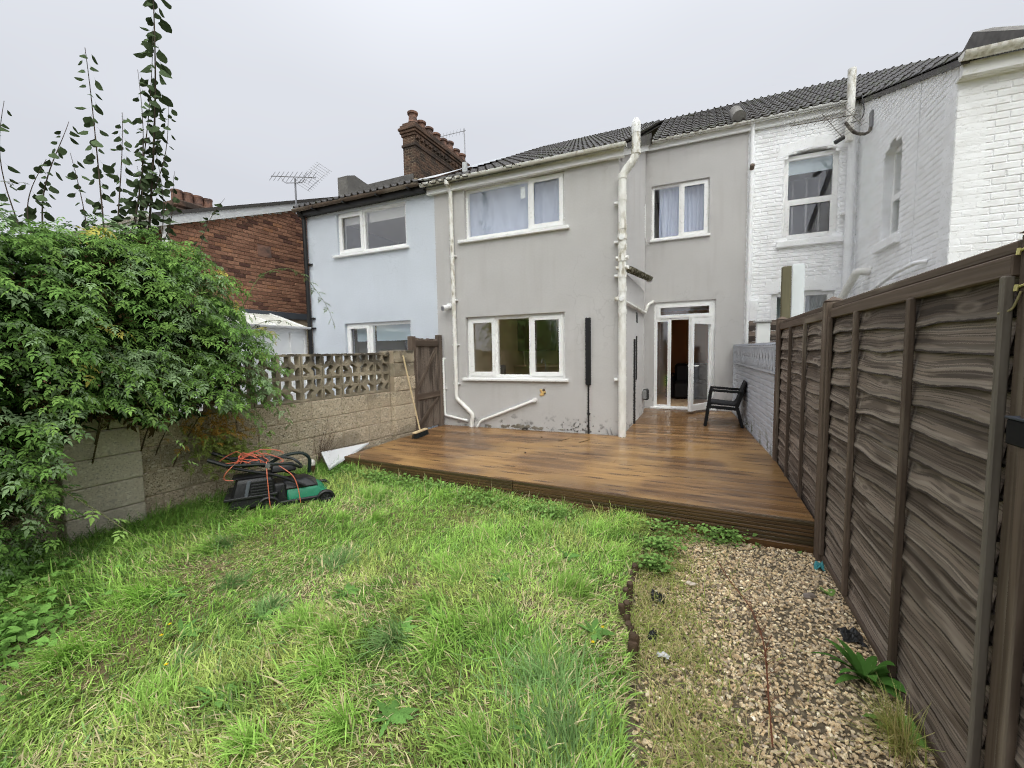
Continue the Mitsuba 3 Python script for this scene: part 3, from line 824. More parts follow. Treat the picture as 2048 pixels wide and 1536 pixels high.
# wall lamp (camera-like floodlight)
mb = MB(); mb.add(*tube([(-4.03, YA, 2.36), (-4.03, YA - 0.05, 2.36)], 0.05, 14), C=(.8, .8, .8)); mb.add(*tube([(-4.03, YA - 0.05, 2.36), (-4.05, YA - 0.09, 2.33), (-4.08, YA - 0.17, 2.31)], [0.03, 0.045, 0.05], 12), C=(.78, .78, .78))
WL = put(f"{GH}__wall_lamp", mb, "paint", 40, label="small round white lamp beside the downpipe")
put(f"{WL}__lens", tube([(-4.08, YA - 0.171, 2.31), (-4.082, YA - 0.178, 2.31)], 0.04, 12), "metal", 40)
# black meter-tail cover with cable
BC = put(f"{GH}__cable_cover", MB().box(-1.615, -1.535, YA - 0.05, YA - 0.001, 1.01, 2.035, b=.006, C=(.012, .012, .013)), "paint", label="tall black cable cover right of the kitchen window")
put(f"{BC}__cable", MB().add(*tube([(-1.577, YA - 0.018, 1.01), (-1.579, YA - 0.018, 0.6), (-1.575, YA - 0.018, 0.24)], 0.013, 8), C=(.012, .012, .013)).box(-1.60, -1.55, YA - .035, YA - .001, .55, .575, C=(.012, .012, .013)), "paint", 40)
mb = MB()
for t in np.linspace(0, 1, 16):
    pass
for i in range(14):
    a = rng.uniform(0, 6.28); q = rng.uniform(0, 0.045)
    V = trimesh.creation.icosphere(1, rng.uniform(.012, .026)); mb.add(V.vertices * [1, .6, 1] + [-2.33 + q * math.cos(a), YA - .008, 0.88 + 1.3 * q * math.sin(a)], V.faces, C=((.62, .42, .17) if i % 4 else (.08, .05, .03)))
put(f"{GH}__foam_patch", mb, "dull", True, label="blob of yellow foam filling a hole")
# loose scrap and exposed render near the deck
mb = MB()
for i in range(60):
    x = -2.75 + rng.normal() * 0.28; z = 0.275 + abs(rng.normal()) * 0.035 * math.exp(-((x + 2.75) / .3) ** 2)
    s = rng.uniform(.02, .05); a = np.sort(rng.uniform(0, 6.28, 6))
    mb.add(np.stack([x + s * np.cos(a), np.full(6, YA - .0012 - .0001 * i), z + .6 * s * np.sin(a)], 1), np.array([[0, k, k + 1] for k in range(1, 5)]), C=np.array((.20, .175, .14)) * rng.uniform(.7, 1.2))
for i in range(70):
    x = (-1.83 if i % 2 else -1.66) + rng.normal() * 0.10; z = 0.27 + abs(rng.normal()) * 0.09; s = rng.uniform(.004, .016); a = np.sort(rng.uniform(0, 6.28, 5))
    mb.add(np.stack([x + s * np.cos(a), np.full(5, YA - .0012 - .0001 * i), z + 1.3 * s * np.sin(a)], 1), np.array([[0, k, k + 1] for k in range(1, 4)]), C=(.045, .04, .035))
put(f"{GH}__bare_render", mb, "dull", label="patch of bare and peeling render above the deck")
for x in (-1.30, -1.24):
    put(f"{GH}__hook", tube(bend([(x, YA, .33), (x, YA - .03, .36), (x + .02, YA - .04, .30), (x + .03, YA - .02, .26)], .03), .006, 6), "metal", 40)

# soil stack at the corner of the wing
SX, SY = -1.055, 6.345
st = put(f"{GH}__soil_stack", tube(bend([(SX, SY, 0.24), (SX - .005, SY, 4.02), (-0.87, SY, 4.24), (-0.87, SY, 4.62)], 0.09), 0.058, 16), "old_pipe", 40, label="thick mottled white soil stack at the wing corner")
for z, r in ((0.95, .062), (1.12, .064), (2.1, .066), (2.42, .066), (2.62, .066), (2.85, .072), (3.02, .066), (3.16, .07), (3.3, .066), (3.7, .064), (4.0, .066)):
    put(f"{st}__collar", tube([(SX - .002, SY, z - .035), (SX - .002, SY, z + .035)], r, 16), "old_pipe", 40)
put(f"{st}__collar", tube([(-.87, SY, 4.27), (-.87, SY, 4.33)], .067, 16), "old_pipe", 40)
mb = MB(); mb.add(*lathe([(.062, 0), (.064, .11), (.05, .155), (.03, .20), (0, .205)], (-.87, SY, 4.55), 16)); put(f"{st}__cowl", mb, "upvc", 40)
mb = MB()
for a in np.arange(10) * 6.283 / 10:
    mb.add(*tube([(-.87 + .056 * math.cos(a), SY + .056 * math.sin(a), 4.69), (-.87 + .02 * math.cos(a), SY + .02 * math.sin(a), 4.755)], .005, 5))
put(f"{st}__vent_bars", mb, "upvc", 40)
for z in (1.1, 2.62, 3.1, 3.65):
    put(f"{st}__clip", MB().box(SX - .12, SX - .05, SY - .01, YA, z - .015, z + .015), "upvc")
for z in (2.28, 3.14):
    put(f"{st}__access_cap", tube([(SX, SY - .05, z), (SX, SY - .078, z)], .038, 14), "upvc", 40)
for z in (2.72, 2.86):
    for s in (-1, 1):
        put(f"{st}__boss", tube([(SX + s * .05, SY - .02, z), (SX + s * .09, SY - .03, z)], .028, 10), "old_pipe", 40)
put(f"{st}__boss", tube([(SX - .05, SY - .01, 2.28), (SX - .10, SY, 2.28)], .034, 10), "old_pipe", 40)
# recess wall fittings
put(f"{GH}__side_bay", MB().add(*extr(rect(6.55, 8.95, .25, 2.70), .0, .06, YZ(-1.119, 1))), "render_grey")
gm = gutter(f"{GH}__side_gutter", (-1.02, 6.50, 2.76), (-0.94, 8.75, 2.93), r=0.07, m="mossy")
labels[gm] = {"label": "mossy old gutter over the recess"}
put(f"{gm}__end", tube([(-.94, 8.74, 2.905), (-.938, 8.80, 2.91)], .066, 12), "upvc", 40)
put(f"{GH}__side_pipe", tube(bend([(SX + .03, SY + .05, 2.24), (-1.02, 6.6, 2.24), (-1.02, 8.8, 2.26), (-.99, 8.95, 2.42), (-.95, 9.60, 2.56)], .06), .028, 10), "old_pipe", 40)
put(f"{GH}__side_cable", MB().box(-1.059, -1.035, 7.50, 7.60, 0.25, 1.72, C=(.012, .012, .013)).box(-1.059, -1.045, 7.80, 7.86, 1.0, 1.78, C=(.012, .012, .013)), "paint")
put(f"{GH}__air_brick", MB().box(-1.059, -1.048, 7.80, 7.98, 2.02, 2.2, C=(.10, .10, .10)), "paint")
put(f"{GH}__outdoor_socket", MB().box(-1.059, -.98, 8.65, 8.78, 0.55, 0.72, b=.012, C=(.22, .22, .22)).box(-1.059, -.95, 8.79, 8.93, .52, .74, b=.02, C=(.04, .04, .04)), "paint", 30)
put(f"{GH}__conduit", tube(bend([(-1.105, 9.45, 4.55), (-1.105, 9.45, 3.90), (-1.09, 9.5, 3.80), (-1.06, 9.58, 3.76)], .04), .012, 6), "upvc", 40)

# ------------------------------------------------------------------ the pale blue house on the left
BH = thing("blue_house", "pale blue rendered terraced house with black gutter, left of the grey house", "house")
b1, b2 = (-6.60, -4.92, 3.50, 4.31), (-6.52, -4.90, 1.05, 2.16)
put(f"{BH}__wall", extr(rect(-7.42, -4.302, 0.0, 4.37).difference(rect(*b1)).difference(rect(*b2)), 0.004, 0.25, FA), "render_blue")
put(f"{BH}__side_wall", extr(Polygon([(YA + .25, 0), (12, 0), (12, 6.6), (YA + .25, 4.42)]), 0, .25, YZ(-7.42, 1)), "render_blue")
window(BH, FA, *b1, [(-6.54, -5.98, 3.56, 4.26, "s"), (-5.92, -4.97, 3.56, 4.26, "f")], recess=.05, sill=(-6.70, -4.86, 3.455, 3.50))
window(BH, FA, *b2, [(-6.45, -5.94, 1.12, 2.10, "s"), (-5.86, -4.95, 1.12, 2.10, "f")], recess=.06)
put(f"{BH}__roller_blind", MB().box(-6.52, -5.96, YA + .15, YA + .155, 4.10, 4.30, C=(.62, .62, .60)).box(-5.9, -4.95, YA + .15, YA + .155, 4.08, 4.30, C=(.62, .62, .60)), "dull")
put(f"{BH}__roller_blind", MB().box(-6.35, -5.95, YA + .16, YA + .165, 1.80, 2.12, C=(.42, .52, .57)).box(-5.85, -4.9, YA + .16, YA + .165, 1.80, 2.12, C=(.42, .52, .57)), "dull")
room(BH, -7.1, -4.6, YA + .26, YA + 2.5, 3.0, 4.36, "dull", (.42, .45, .52), name="bedroom")
r = room(BH, -7.1, -4.6, YA + .26, YA + 2.8, .2, 2.4, "dull", (.20, .19, .07), name="kitchen")
put(f"{r}__cupboards", MB().box(-5.9, -4.65, YA + 2.2, YA + 2.7, .2, 2.0, C=(.22, .26, .29)).box(-6.2, -5.95, YA + 1.5, YA + 2.0, .2, 1.9, C=(.03, .03, .03)), "paint")
put(f"{BH}__fascia", MB().box(-7.52, -4.42, YA - 0.12, YA - 0.07, 4.35, 4.46, b=.004, C=(.016, .015, .014)).box(-7.52, -4.42, YA - 0.07, YA + .02, 4.35, 4.37, C=(.016, .015, .014)), "paint")
g = gutter(f"{BH}__gutter", (-7.55, YA - 0.18, 4.475), (-4.50, YA - 0.18, 4.475), r=.05, m="batten_wood")
for x in (-7.0, -6.2, -5.4, -4.7):
    put(f"{g}__bracket", MB().box(x - .02, x + .02, YA - .24, YA - .11, 4.40, 4.425, C=(.012, .012, .012)), "paint")
put(f"{BH}__roof", MB().add([[-7.42, YA - .2, 4.44], [-4.45, YA - .2, 4.44], [-4.45, RY, 6.95], [-7.42, RY, 6.95]], [[0, 1, 2, 3]]), "roof_tile")
tiled(BH, -7.50, -4.46, YA - .22, 4.445, RY, 6.95, rows=3)
bp = put(f"{BH}__downpipe", MB().add(*tube(bend([(-7.44, YA - .18, 4.44), (-7.42, YA - .06, 4.32), (-7.42, YA - .06, 0.1)], .05), .04, 12), C=(.012, .012, .012)), "paint", 40)
for z in (3.4, 2.3, 2.1):
    put(f"{bp}__clip", MB().box(-7.48, -7.30, YA - .05, YA, z - .015, z + .015, C=(.012, .012, .012)), "paint")
# party-wall parapet with chimney
put(f"{BH}__parapet", extr(Polygon([(7.45, 4.9), (7.45, 5.53), (7.68, 5.62), (8.10, 5.56), (10.0, 6.52), (10.0, 5.9)]), 0, .28, YZ(-7.56, 1)), "cement")
CH = put(f"{BH}__chimney", MB().box(-7.60, -7.20, 9.92, 12.95, 5.8, 7.50), "mortar", label="tall sooty chimney stack with a row of eight pots")
ch_end, ch_side = XZ(9.915), YZ(-7.195, -1)
brickwork(CH, ch_end, rect(-7.605, -7.195, 6.35, 7.48), "sooty_brick", proud=.004)
brickwork(CH, ch_side, rect(9.91, 12.95, 6.35, 7.48), "sooty_brick", proud=.004)
mb = MB()
for i, (z, o) in enumerate(((7.20, .03), (7.48, .03), (7.555, .06), (7.63, .09), (7.705, .05), (7.78, .0))):
    mb.box(-7.605 - o, -7.195 + o, 9.91 - o, 12.955 + o, z, z + .068, b=.008)
for y in np.arange(9.95, 12.9, .2):
    mb.box(-7.19, -7.13, y, y + .1, 7.40, 7.475)
put(f"{CH}__corbelling", mb, "sooty_brick")
for i in range(8):
    put(f"{CH}__pot", lathe([(.14, 0), (.12, .04), (.11, .18), (.115, .22), (.145, .23), (.15, .28), (.12, .30), (.10, .30), (.09, .1)], (-7.40, 10.13 + i * .375, 7.83 + (.08 if i in (0, 5) else 0.0)), 14), "terracotta", 40)
put(f"{BH}__lead_flashing", MB().add([[-5.35, 6.62, 4.71], [-4.45, 7.75, 5.27], [-4.47, 6.75, 4.75]], [[0, 1, 2]], C=(.48, .49, .50)).add([[-4.47, 7.0, 4.90], [-4.40, 9.0, 5.92], [-3.9, 9.0, 5.92], [-4.0, 7.6, 5.20]], [[0, 1, 2, 3]], C=(.34, .36, .38)), "paint")
put(f"{GH}__roof__vent_stub", MB().add(*tube([(-4.0, 7.0, 4.72), (-4.0, 7.0, 5.0)], .05, 10), C=(.5, .52, .52)), "paint", 40)

# ------------------------------------------------------------------ the red brick house, its wing side on to us
RH = thing("red_house", "red brick house with white bargeboard, far left behind the bushes", "house")
side = Polygon([(4.43, 0), (10, 0), (10, 5.92), (4.43, 3.80)])
put(f"{RH}__wall", extr(side, .012, .25, YZ(-8.4, -1)), "mortar")
put(f"{RH}__rear_wall", extr(rect(-14, -8.41, 0, 3.8), 0, .2, XZ(4.45)), "red_brick")
brickwork(f"{RH}__wall", YZ(-8.4, -1), Polygon([(4.43, 2.44), (7.6, 2.44), (7.6, 5.0), (4.43, 3.80)]), "red_brick", proud=.004, b_org=2.44)
put(f"{RH}__patched_bricks", extr(rect(6.02, 6.32, 3.62, 3.86), -.012, .01, YZ(-8.4, -1)), "terracotta")
barge = Polygon([(4.2, 3.74), (10, 5.96), (10, 6.16), (4.2, 3.94)])
put(f"{RH}__bargeboard", MB().add(*extr(barge, -.07, .0, YZ(-8.4, -1)), C=(.66, .67, .67)), "paint")
put(f"{RH}__roof", MB().add(*extr(Polygon([(4.15, 3.88), (10, 6.10), (10, 6.165), (4.15, 3.945)]), -.10, 6, YZ(-8.4, -1)), C=(.06, .055, .05)), "paint")
gutter(f"{RH}__gutter", (-14, 4.10, 3.93), (-8.30, 4.10, 3.93), m="upvc")
put(f"{RH}__fascia", MB().box(-14, -8.35, 4.15, 4.19, 3.74, 3.92, C=(.7, .7, .7)), "paint")
put(f"{RH}__downpipe", tube([(-8.45, 4.38, 3.9), (-8.45, 4.38, 0)], .04, 10), "upvc", 40)
put(f"{RH}__flashing", MB().add(*extr(Polygon([(4.6, 2.36), (8.4, 2.36), (8.4, 2.50), (4.6, 2.50)]), -.02, -.008, YZ(-8.4, -1)), C=(.075, .085, .10)), "paint")
CH2 = put(f"{RH}__chimney", MB().box(-13.25, -12.75, 6.95, 8.0, 4.2, 5.62, b=.01).box(-13.33, -12.67, 6.87, 8.08, 5.37, 5.50, b=.02).box(-13.30, -12.70, 6.9, 8.05, 5.56, 5.74, b=.03), "sooty_brick", label="squat chimney with four red pots")
for i in range(4):
    put(f"{CH2}__pot", lathe([(.13, 0), (.12, .25), (.135, .27), (.135, .32), (.10, .33)], (-13.0, 7.1 + i * .26, 5.73), 12), "terracotta", 40)

# lean-to conservatory against the brick wall
CO = thing("conservatory", "white lean-to conservatory against the red brick wall behind the pierced block wall", "conservatory")
mb = MB()
for y in (3.4, 4.28, 5.16, 5.98, 6.32):
    mb.box(-7.56, -7.50, y - .03, y + .03, 0, 2.08)
mb.box(-7.56, -7.50, 3.4, 6.35, 2.02, 2.09).box(-7.56, -7.50, 3.4, 6.35, .72, .80)
put(f"{CO}__frame", mb, "upvc")
for a, b in ((3.43, 4.25), (4.31, 5.13), (5.19, 5.95), (6.01, 6.29)):
    put(f"{CO}__panel", MB().box(-7.545, -7.525, a, b, .0, 2.02, C=(.80, .81, .81)), "paint")
put(f"{CO}__roof", MB().add([[-7.44, 3.3, 2.12], [-7.44, 6.36, 2.12], [-8.38, 6.36, 2.42], [-8.38, 3.3, 2.42], [-7.44, 3.3, 2.10], [-7.44, 6.36, 2.10]], [[0, 1, 2, 3], [0, 1, 5, 4]], C=(.62, .62, .56)), "paint")
for y in (3.5, 4.2, 4.9, 5.6, 6.2):
    put(f"{CO}__roof__bar", tube([(-7.44, y, 2.135), (-8.38, y, 2.435)], .018, 6), "upvc", 40)
gutter(f"{CO}__gutter", (-7.40, 3.3, 2.13), (-7.40, 6.35, 2.12), r=.04, m="upvc")

# ------------------------------------------------------------------ the white painted brick house on the right
WH = thing("white_house", "white painted brick terraced house beyond the fence, right of the grey house", "house")
WX = 2.50
wb = rect(0.777, WX, 0, 5.86)
o1, o2 = (1.38, 2.23, 3.54, 5.06), (1.23, 2.23, 1.6, 2.585)
arch = rect(*o1).union(Polygon([(1.38, 5.06), (2.23, 5.06), (2.10, 5.13), (1.80, 5.16), (1.50, 5.13)]))
backw = wb.difference(arch).difference(rect(*o2))
put(f"{WH}__wall", extr(backw, .008, .25, FB), "white_brick")
brickwork(f"{WH}__wall", FB, backw.intersection(rect(.78, WX, 1.4, 5.86)), "white_brick", proud=.0028, rough=.0018, joint=.008, most=0)
# side wall of its wing, with a sash window
sidep = Polygon([(6.38, 0), (YB, 0), (YB, 5.74), (6.38, 4.52)])
so = rect(7.76, 8.42, 3.10, 4.40).union(Polygon([(7.76, 4.40), (8.42, 4.40), (8.30, 4.47), (8.09, 4.51), (7.88, 4.47)]))
put(f"{WH}__side_wall", extr(sidep.difference(so), .008, .25, YZ(WX)), "white_brick")
brickwork(f"{WH}__side_wall", YZ(WX), sidep.difference(so).intersection(rect(6.38, YB, 1.9, 5.8)), "white_brick", proud=.003, rough=.0018, joint=.007, most=220)
frontp = rect(WX - .001, 6.2, 0, 4.38)
put(f"{WH}__front_wall", extr(frontp, .008, .25, XZ(6.38)), "white_brick")
brickwork(f"{WH}__front_wall", XZ(6.38), frontp.intersection(rect(WX - .005, 4.4, 1.9, 4.38)), "white_brick", proud=.0022, rough=.0014, joint=.005, most=80)
w = window(WH, FB, 1.38, 2.23, 3.54, 5.10, [(1.46, 2.15, 4.30, 5.02, "f"), (1.44, 2.17, 3.60, 4.24, "s")], recess=.08, sash=.05)
put(f"{w}__sill", MB().box(1.28, 2.33, YB - .07, YB + .1, 3.41, 3.53, b=.01), "white_brick")
put(f"{w}__blind", MB().box(1.44, 2.17, YB + .16, YB + .165, 4.78, 5.06, C=(.48, .56, .60)), "dull")
put(f"{w}__arch_brick", MB().add(*extr(Polygon([(1.27, 5.07), (1.38, 5.065), (1.50, 5.135), (1.80, 5.165), (2.10, 5.135), (2.23, 5.065), (2.34, 5.07), (2.30, 5.27), (1.80, 5.37), (1.30, 5.27)]), -.009, .01, FB)), "white_brick")
room(WH, 0.9, 2.4, YB + .26, YB + 2.4, 3.2, 5.4, "dull", (.55, .58, .66), name="bedroom")
mb = MB()
for x in (1.62, 1.85, 2.06):
    mb.box(x - .015, x + .015, YB + .6, YB + .63, 3.4, 4.8, C=(.55, .55, .58))
put(f"{WH}__bedroom__posts", mb, "dull")
w = window(WH, FB, *o2, [(1.33, 1.69, 1.66, 2.50, "f"), (1.79, 2.13, 1.66, 2.50, "f")], recess=.05)
put(f"{w}__lintel", MB().box(1.13, 2.33, YB - .006, YB + .01, 2.585, 2.78), "white_brick")
curtain(WH, FB, 1.25, 2.2, 2.08, 2.55, .2, 22, .012, name="net_curtain", m="net", seed=3)
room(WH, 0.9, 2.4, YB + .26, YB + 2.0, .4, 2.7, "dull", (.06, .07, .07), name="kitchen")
w = window(WH, YZ(WX), 7.76, 8.42, 3.10, 4.44, [(7.82, 8.36, 3.78, 4.38, "f"), (7.82, 8.36, 3.16, 3.72, "s")], recess=.12)
put(f"{w}__sill", MB().box(WX - .07, WX + .12, 7.68, 8.52, 2.96, 3.09, b=.01), "white_brick")
room(WH, WX + .3, WX + 1.6, 7.5, 8.7, 2.9, 4.6, "dull", (.50, .54, .52), name="bathroom")
put(f"{WH}__fascia", MB().box(.80, WX, YB - .07, YB - .02, 5.66, 5.78, b=.004), "upvc")
gutter(f"{WH}__gutter", (.80, YB - .13, 5.81), (WX - .12, YB - .13, 5.81), r=.052, m="upvc")
put(f"{WH}__fascia", MB().box(WX - .02, 6.2, 6.26, 6.32, 4.36, 4.50, b=.006).box(WX - .02, 6.2, 6.32, 6.40, 4.355, 4.385), "upvc")
gutter(f"{WH}__gutter", (WX - .06, 6.18, 4.545), (6.2, 6.18, 4.545), r=.066, m="old_pipe")
put(f"{WH}__verge", MB().add(*extr(Polygon([(6.22, 4.46), (YB - .05, 5.735), (YB - .05, 5.80), (6.22, 4.525)]), -.05, .02, YZ(WX))), "roof_tile")
vs = np.array([0, YB - 6.30, 5.80 - 4.53]); vL = np.linalg.norm(vs); vs /= vL
for i in range(int(vL / .33)):
    TV, TF = roof_tile_mesh(.31, .36)
    put(f"{WH}__roof__tile", (xf(mat(np.array([WX - .07, 6.22, 4.525]) + vs * .33 * i, (1, 0, 0), vs, (0, -vs[2], vs[1])), TV), TF, TV[:, :2] * .3 + [10 * int(rng.integers(0, 999)), 0]), "roof_tile", 50)
put(f"{WH}__roof", MB().add([[0.79, BE[0], BE[1] - .02], [5.3, BE[0], BE[1] - .02], [5.3, RY, RZ - .04], [0.79, RY, RZ - .04]], [[0, 1, 2, 3]])
    .add([[WX - .05, 6.22, 4.50], [6.2, 6.22, 4.50], [6.2, YB, 5.80], [WX - .05, YB, 5.80]], [[0, 1, 2, 3]])
    .add([[0.79, RY, RZ - .04], [6.2, RY, RZ - .04], [6.2, RY + 5, RZ - 2.6], [.79, RY + 5, RZ - 2.6]], [[0, 1, 2, 3]]), "roof_tile")
tiled(WH, 0.79, 5.0, *BE, RY, RZ)
for i in range(10):
    x = .79 + i * .437
    put(f"{WH}__roof__ridge_tile", tube([(x, RY, RZ - .05), (x + .43, RY, RZ - .045)], .085, 10), "roof_tile", 50)
put(f"{WH}__parapet", extr(Polygon([(9.5, 5.6), (9.5, 6.2), (10.7, 6.92), (12.3, 7.90), (12.65, 7.75), (12.65, 7.3)]), 0, .3, YZ(5.0, 1)), "cement")
sp = put(f"{WH}__soil_pipe", tube([(2.37, YB - .10, 1.4), (2.37, YB - .10, 5.2)], .06, 14), "white_brick", 40)
put(f"{sp}__vent", tube([(2.31, YB - .16, 5.1), (2.315, YB - .16, 6.30)], .062, 14), "old_pipe", 40)
for z in (2.35, 3.9):
    put(f"{sp}__clip", MB().box(2.26, 2.46, YB - .12, YB, z - .015, z + .015), "upvc")
put(f"{WH}__downpipe", tube(bend([(.84, YB - .13, 5.83), (.84, YB - .05, 5.66), (.83, YB - .05, 1.2)], .04), .036, 12), "white_brick", 40)
put(f"{WH}__downpipe__shoe", tube([(.845, YB - .13, 5.0), (.84, YB - .06, 4.94)], .04, 10), "batten_wood", 40)
put(f"{WH}__pilaster", MB().box(.86, .99, YB - .09, YB, 1.3, 2.45, b=.006), "white_brick")
put(f"{WH}__flue", tube(bend([(WX, 8.80, 2.74), (WX - .16, 8.82, 2.76), (WX - .26, 9.1, 2.42), (WX - .30, 9.2, 2.25)], .06), .062, 14), "old_pipe", 40, label="fat grey-white flue pipe poking from the side wall")
put(f"{WH}__overflow_pipe", tube(bend([(WX, 6.86, 2.55), (WX - .09, 6.9, 2.55), (WX - .09, 7.5, 2.52), (WX - .09, 8.9, 2.30)], .08), .026, 10), "white_brick", 40)
put(f"{WH}__wall_cable", tube([(WX - .008, 7.25, 5.0), (WX - .008, 7.27, 3.2), (WX - .008, 7.30, 2.2)], .005, 5), "white_brick", 40)


def yagi(key, boom0, boom1, n, el, elv, refl=None, mast=None, m="metal", lift=0.0):
    """TV aerial: boom with n rods along direction elv, reflector grid, mast."""
    a, b = np.array(boom0, float), np.array(boom1, float)
    put(f"{key}__boom", tube([a, b], .009, 6), m, 40)
    e = np.array(elv, float) / np.linalg.norm(elv)
    for i in range(n):
        p = a + (b - a) * (i + .3) / n
        put(f"{key}__rod", tube([p - e * el * (1 + .3 * i / n), p + e * el * (1 + .3 * i / n)], .0045, 5), m, 40)
    if refl is not None:
        c, u, v = (np.array(q, float) for q in refl)
        for s in (-1, 1):
            d = u * s
            mb = MB()
            for q in (-.5, .5):
                mb.add(*tube([c + v * q, c + v * q + d], .006, 5))
            for t in np.linspace(.1, 1, 6):
                mb.add(*tube([c + d * t - v * .75, c + d * t + v * .75], .004, 5))
            put(f"{key}__reflector", mb, m, 40)
    if mast:
        put(f"{key}__mast", tube(mast, .018, 8), m, 40)


A1 = thing("tv_aerial", "large rooftop TV aerial on a thin mast at the red brick house's gable", "aerial")
yagi(A1, (-8.25, YA - .1, 5.29), (-6.98, YA - .1, 5.03), 10, .11, (.5, .3, .8), refl=((-7.04, YA - .1, 5.06), (.06, .22, .26), (.16, .1, -.12)), mast=[(-7.58, YA - .08, 5.13), (-7.585, YA - .08, 4.42)])
put(f"{A1}__cradle", tube(bend([(-7.95, YA - .1, 5.20), (-7.85, YA - .1, 5.08), (-7.35, YA - .1, 5.0), (-7.28, YA - .1, 5.07)], .06), .008, 6), "metal", 40)
A2 = thing("tv_aerial", "small distant TV aerial on a tall mast right of the big chimney stack", "aerial")
yagi(A2, (-8.55, 13.0, 9.02), (-7.35, 13.0, 9.0), 9, .09, (.2, .1, 1), mast=[(-7.42, 13.02, 9.08), (-7.42, 13.02, 7.6)])
A3 = thing("tv_aerial", "tangled TV aerial bracketed to the white house's inner corner", "aerial")
yagi(A3, (1.36, 8.95, 5.34), (2.30, 9.05, 5.36), 8, .13, (.35, .6, .55), refl=((2.08, 9.0, 5.31), (-.09, .25, .32), (.22, -.14, .07)), m="aged_metal")
put(f"{A3}__bracket", tube(bend([(WX, 9.0, 5.12), (WX - .06, 8.98, 4.98), (2.25, 8.95, 5.02), (2.13, 8.95, 5.22)], .12), .024, 8), "aged_metal", 40)
put(f"{A3}__plate", MB().box(WX - .03, WX - .006, 8.94, 9.06, 5.08, 5.34), "metal")
mb = MB().add(*tube([(2.0, 8.95, 4.93), (2.12, 8.97, 5.0)], .035, 10), C=(.015, .015, .015))
put(f"{A3}__connector", mb, "paint", 40)
put(f"{A3}__cable", MB().add(*tube(bend([(2.2, 8.95, 5.2), (2.34, 8.95, 5.22), (2.42, 9.1, 5.4), (2.4, 9.2, 5.72)], .1), .008, 6), C=(.02, .02, .02)), "paint", 40)

# ================================================================== ground
def lawn_h(x, y):
    x, y = np.asarray(x, float), np.asarray(y, float)
    n = meshkit.fbm(np.stack([x * 1.3, y * 1.3, 0 * x], -1), 3, 3) - .5
    return 0.035 + 0.06 * np.clip((-x - 2.6) / 1.8, 0, 1) + 0.06 * n


def gravel_h(x, y):
    n = meshkit.fbm(np.stack([np.asarray(x) * 2.5, np.asarray(y) * 2.5, 0 * np.asarray(x) + 9], -1), 3, 4) - .5
    return 0.0 + 0.05 * n


def sheet(x0, x1, y0, y1, nx, ny, h, left=None, right=None):
    u, v = np.meshgrid(np.linspace(0, 1, nx), np.linspace(0, 1, ny))
    Y = y0 + v * (y1 - y0)
    a = x0 if left is None else left(Y); b = x1 if right is None else right(Y)
    X = a + u * (b - a)
    V = np.stack([X, Y, h(X, Y)], -1).reshape(-1, 3)
    F = np.array([[j * nx + i, j * nx + i + 1, (j + 1) * nx + i + 1, (j + 1) * nx + i] for j in range(ny - 1) for i in range(nx - 1)])
    return V, F


def edge_x(y):
    """Line of the log edging between lawn and gravel."""
    return np.interp(y, [-4, 1.2, 1.8, 2.15, 2.35, 2.7, 3.3, 4.1], [-.10, -.20, -.27, -.29, -.37, -.40, -.365, -.36])


k = put("ground", (np.array([[-300, -300, -.10], [300, -300, -.10], [300, 300, -.10], [-300, 300, -.10]]), np.array([[0, 1, 2, 3]])), "soil")
labels[k] = {"kind": "structure", "label": "bare earth under and round the gardens"}
k = put("lawn", sheet(-5.0, -.3, -7.5, 4.15, 90, 150, lawn_h, right=edge_x), "soil", True)
labels[k] = {"kind": "structure", "label": "soil and thatch of the overgrown lawn"}
k = put("gravel_bed", sheet(-.3, 1.0, -7.5, 4.25, 40, 150, gravel_h, left=edge_x), "wet_soil", True)
labels[k] = {"kind": "structure", "label": "damp bed under the gravel strip by the fence"}
k = put("neighbour_yard", (np.array([[-9, -7, -.02], [-4.45, -7, -.02], [-4.45, 6.4, -.02], [-9, 6.4, -.02]]), np.array([[0, 1, 2, 3]])), "cement")
labels[k] = {"kind": "structure", "label": "paved yard behind the block wall"}

# ================================================================== deck
DK = thing("deck", "wet brown timber deck between the house, block wall and fence", "deck")
dfront = lambda x: 3.965 + (x + 4.14) * (3.69 - 3.965) / 4.875
grey_x = lambda y: 0.79 - (np.asarray(y) - 5.62) * 0.0477
DZ = 0.25


def plank(p, z0, z1, c=.003):
    """Board over the quad p (4 corners, u along p0-p1), with eased top edges."""
    p = np.asarray(p, float); ce = p.mean(0)
    def ins(d):
        q = []
        for i in range(4):
            e1 = p[(i + 1) % 4] - p[i]; e0 = p[i - 1] - p[i]
            q.append(p[i] + d * (e1 / np.linalg.norm(e1) + e0 / np.linalg.norm(e0)))
        return np.array(q)
    t, m = ins(c), p
    V = np.vstack([np.c_[t, np.full(4, z1)], np.c_[m, np.full(4, z1 - c)], np.c_[m, np.full(4, z0)]])
    F = [[0, 1, 2, 3]] + [[4 + i, 4 + (i + 1) % 4, (i + 1) % 4, i] for i in range(4)] + [[8 + i, 8 + (i + 1) % 4, 4 + (i + 1) % 4, 4 + i] for i in range(4)]
    e = p[1] - p[0]; e /= np.linalg.norm(e); nn = np.array([-e[1], e[0]])
    d = V[:, :2] - ce
    U = np.stack([d @ e, d @ nn + (V[:, 2] - z1)], 1); U[:, 0] += 10 * int(rng.integers(0, 999))
    return V, np.array(F), U


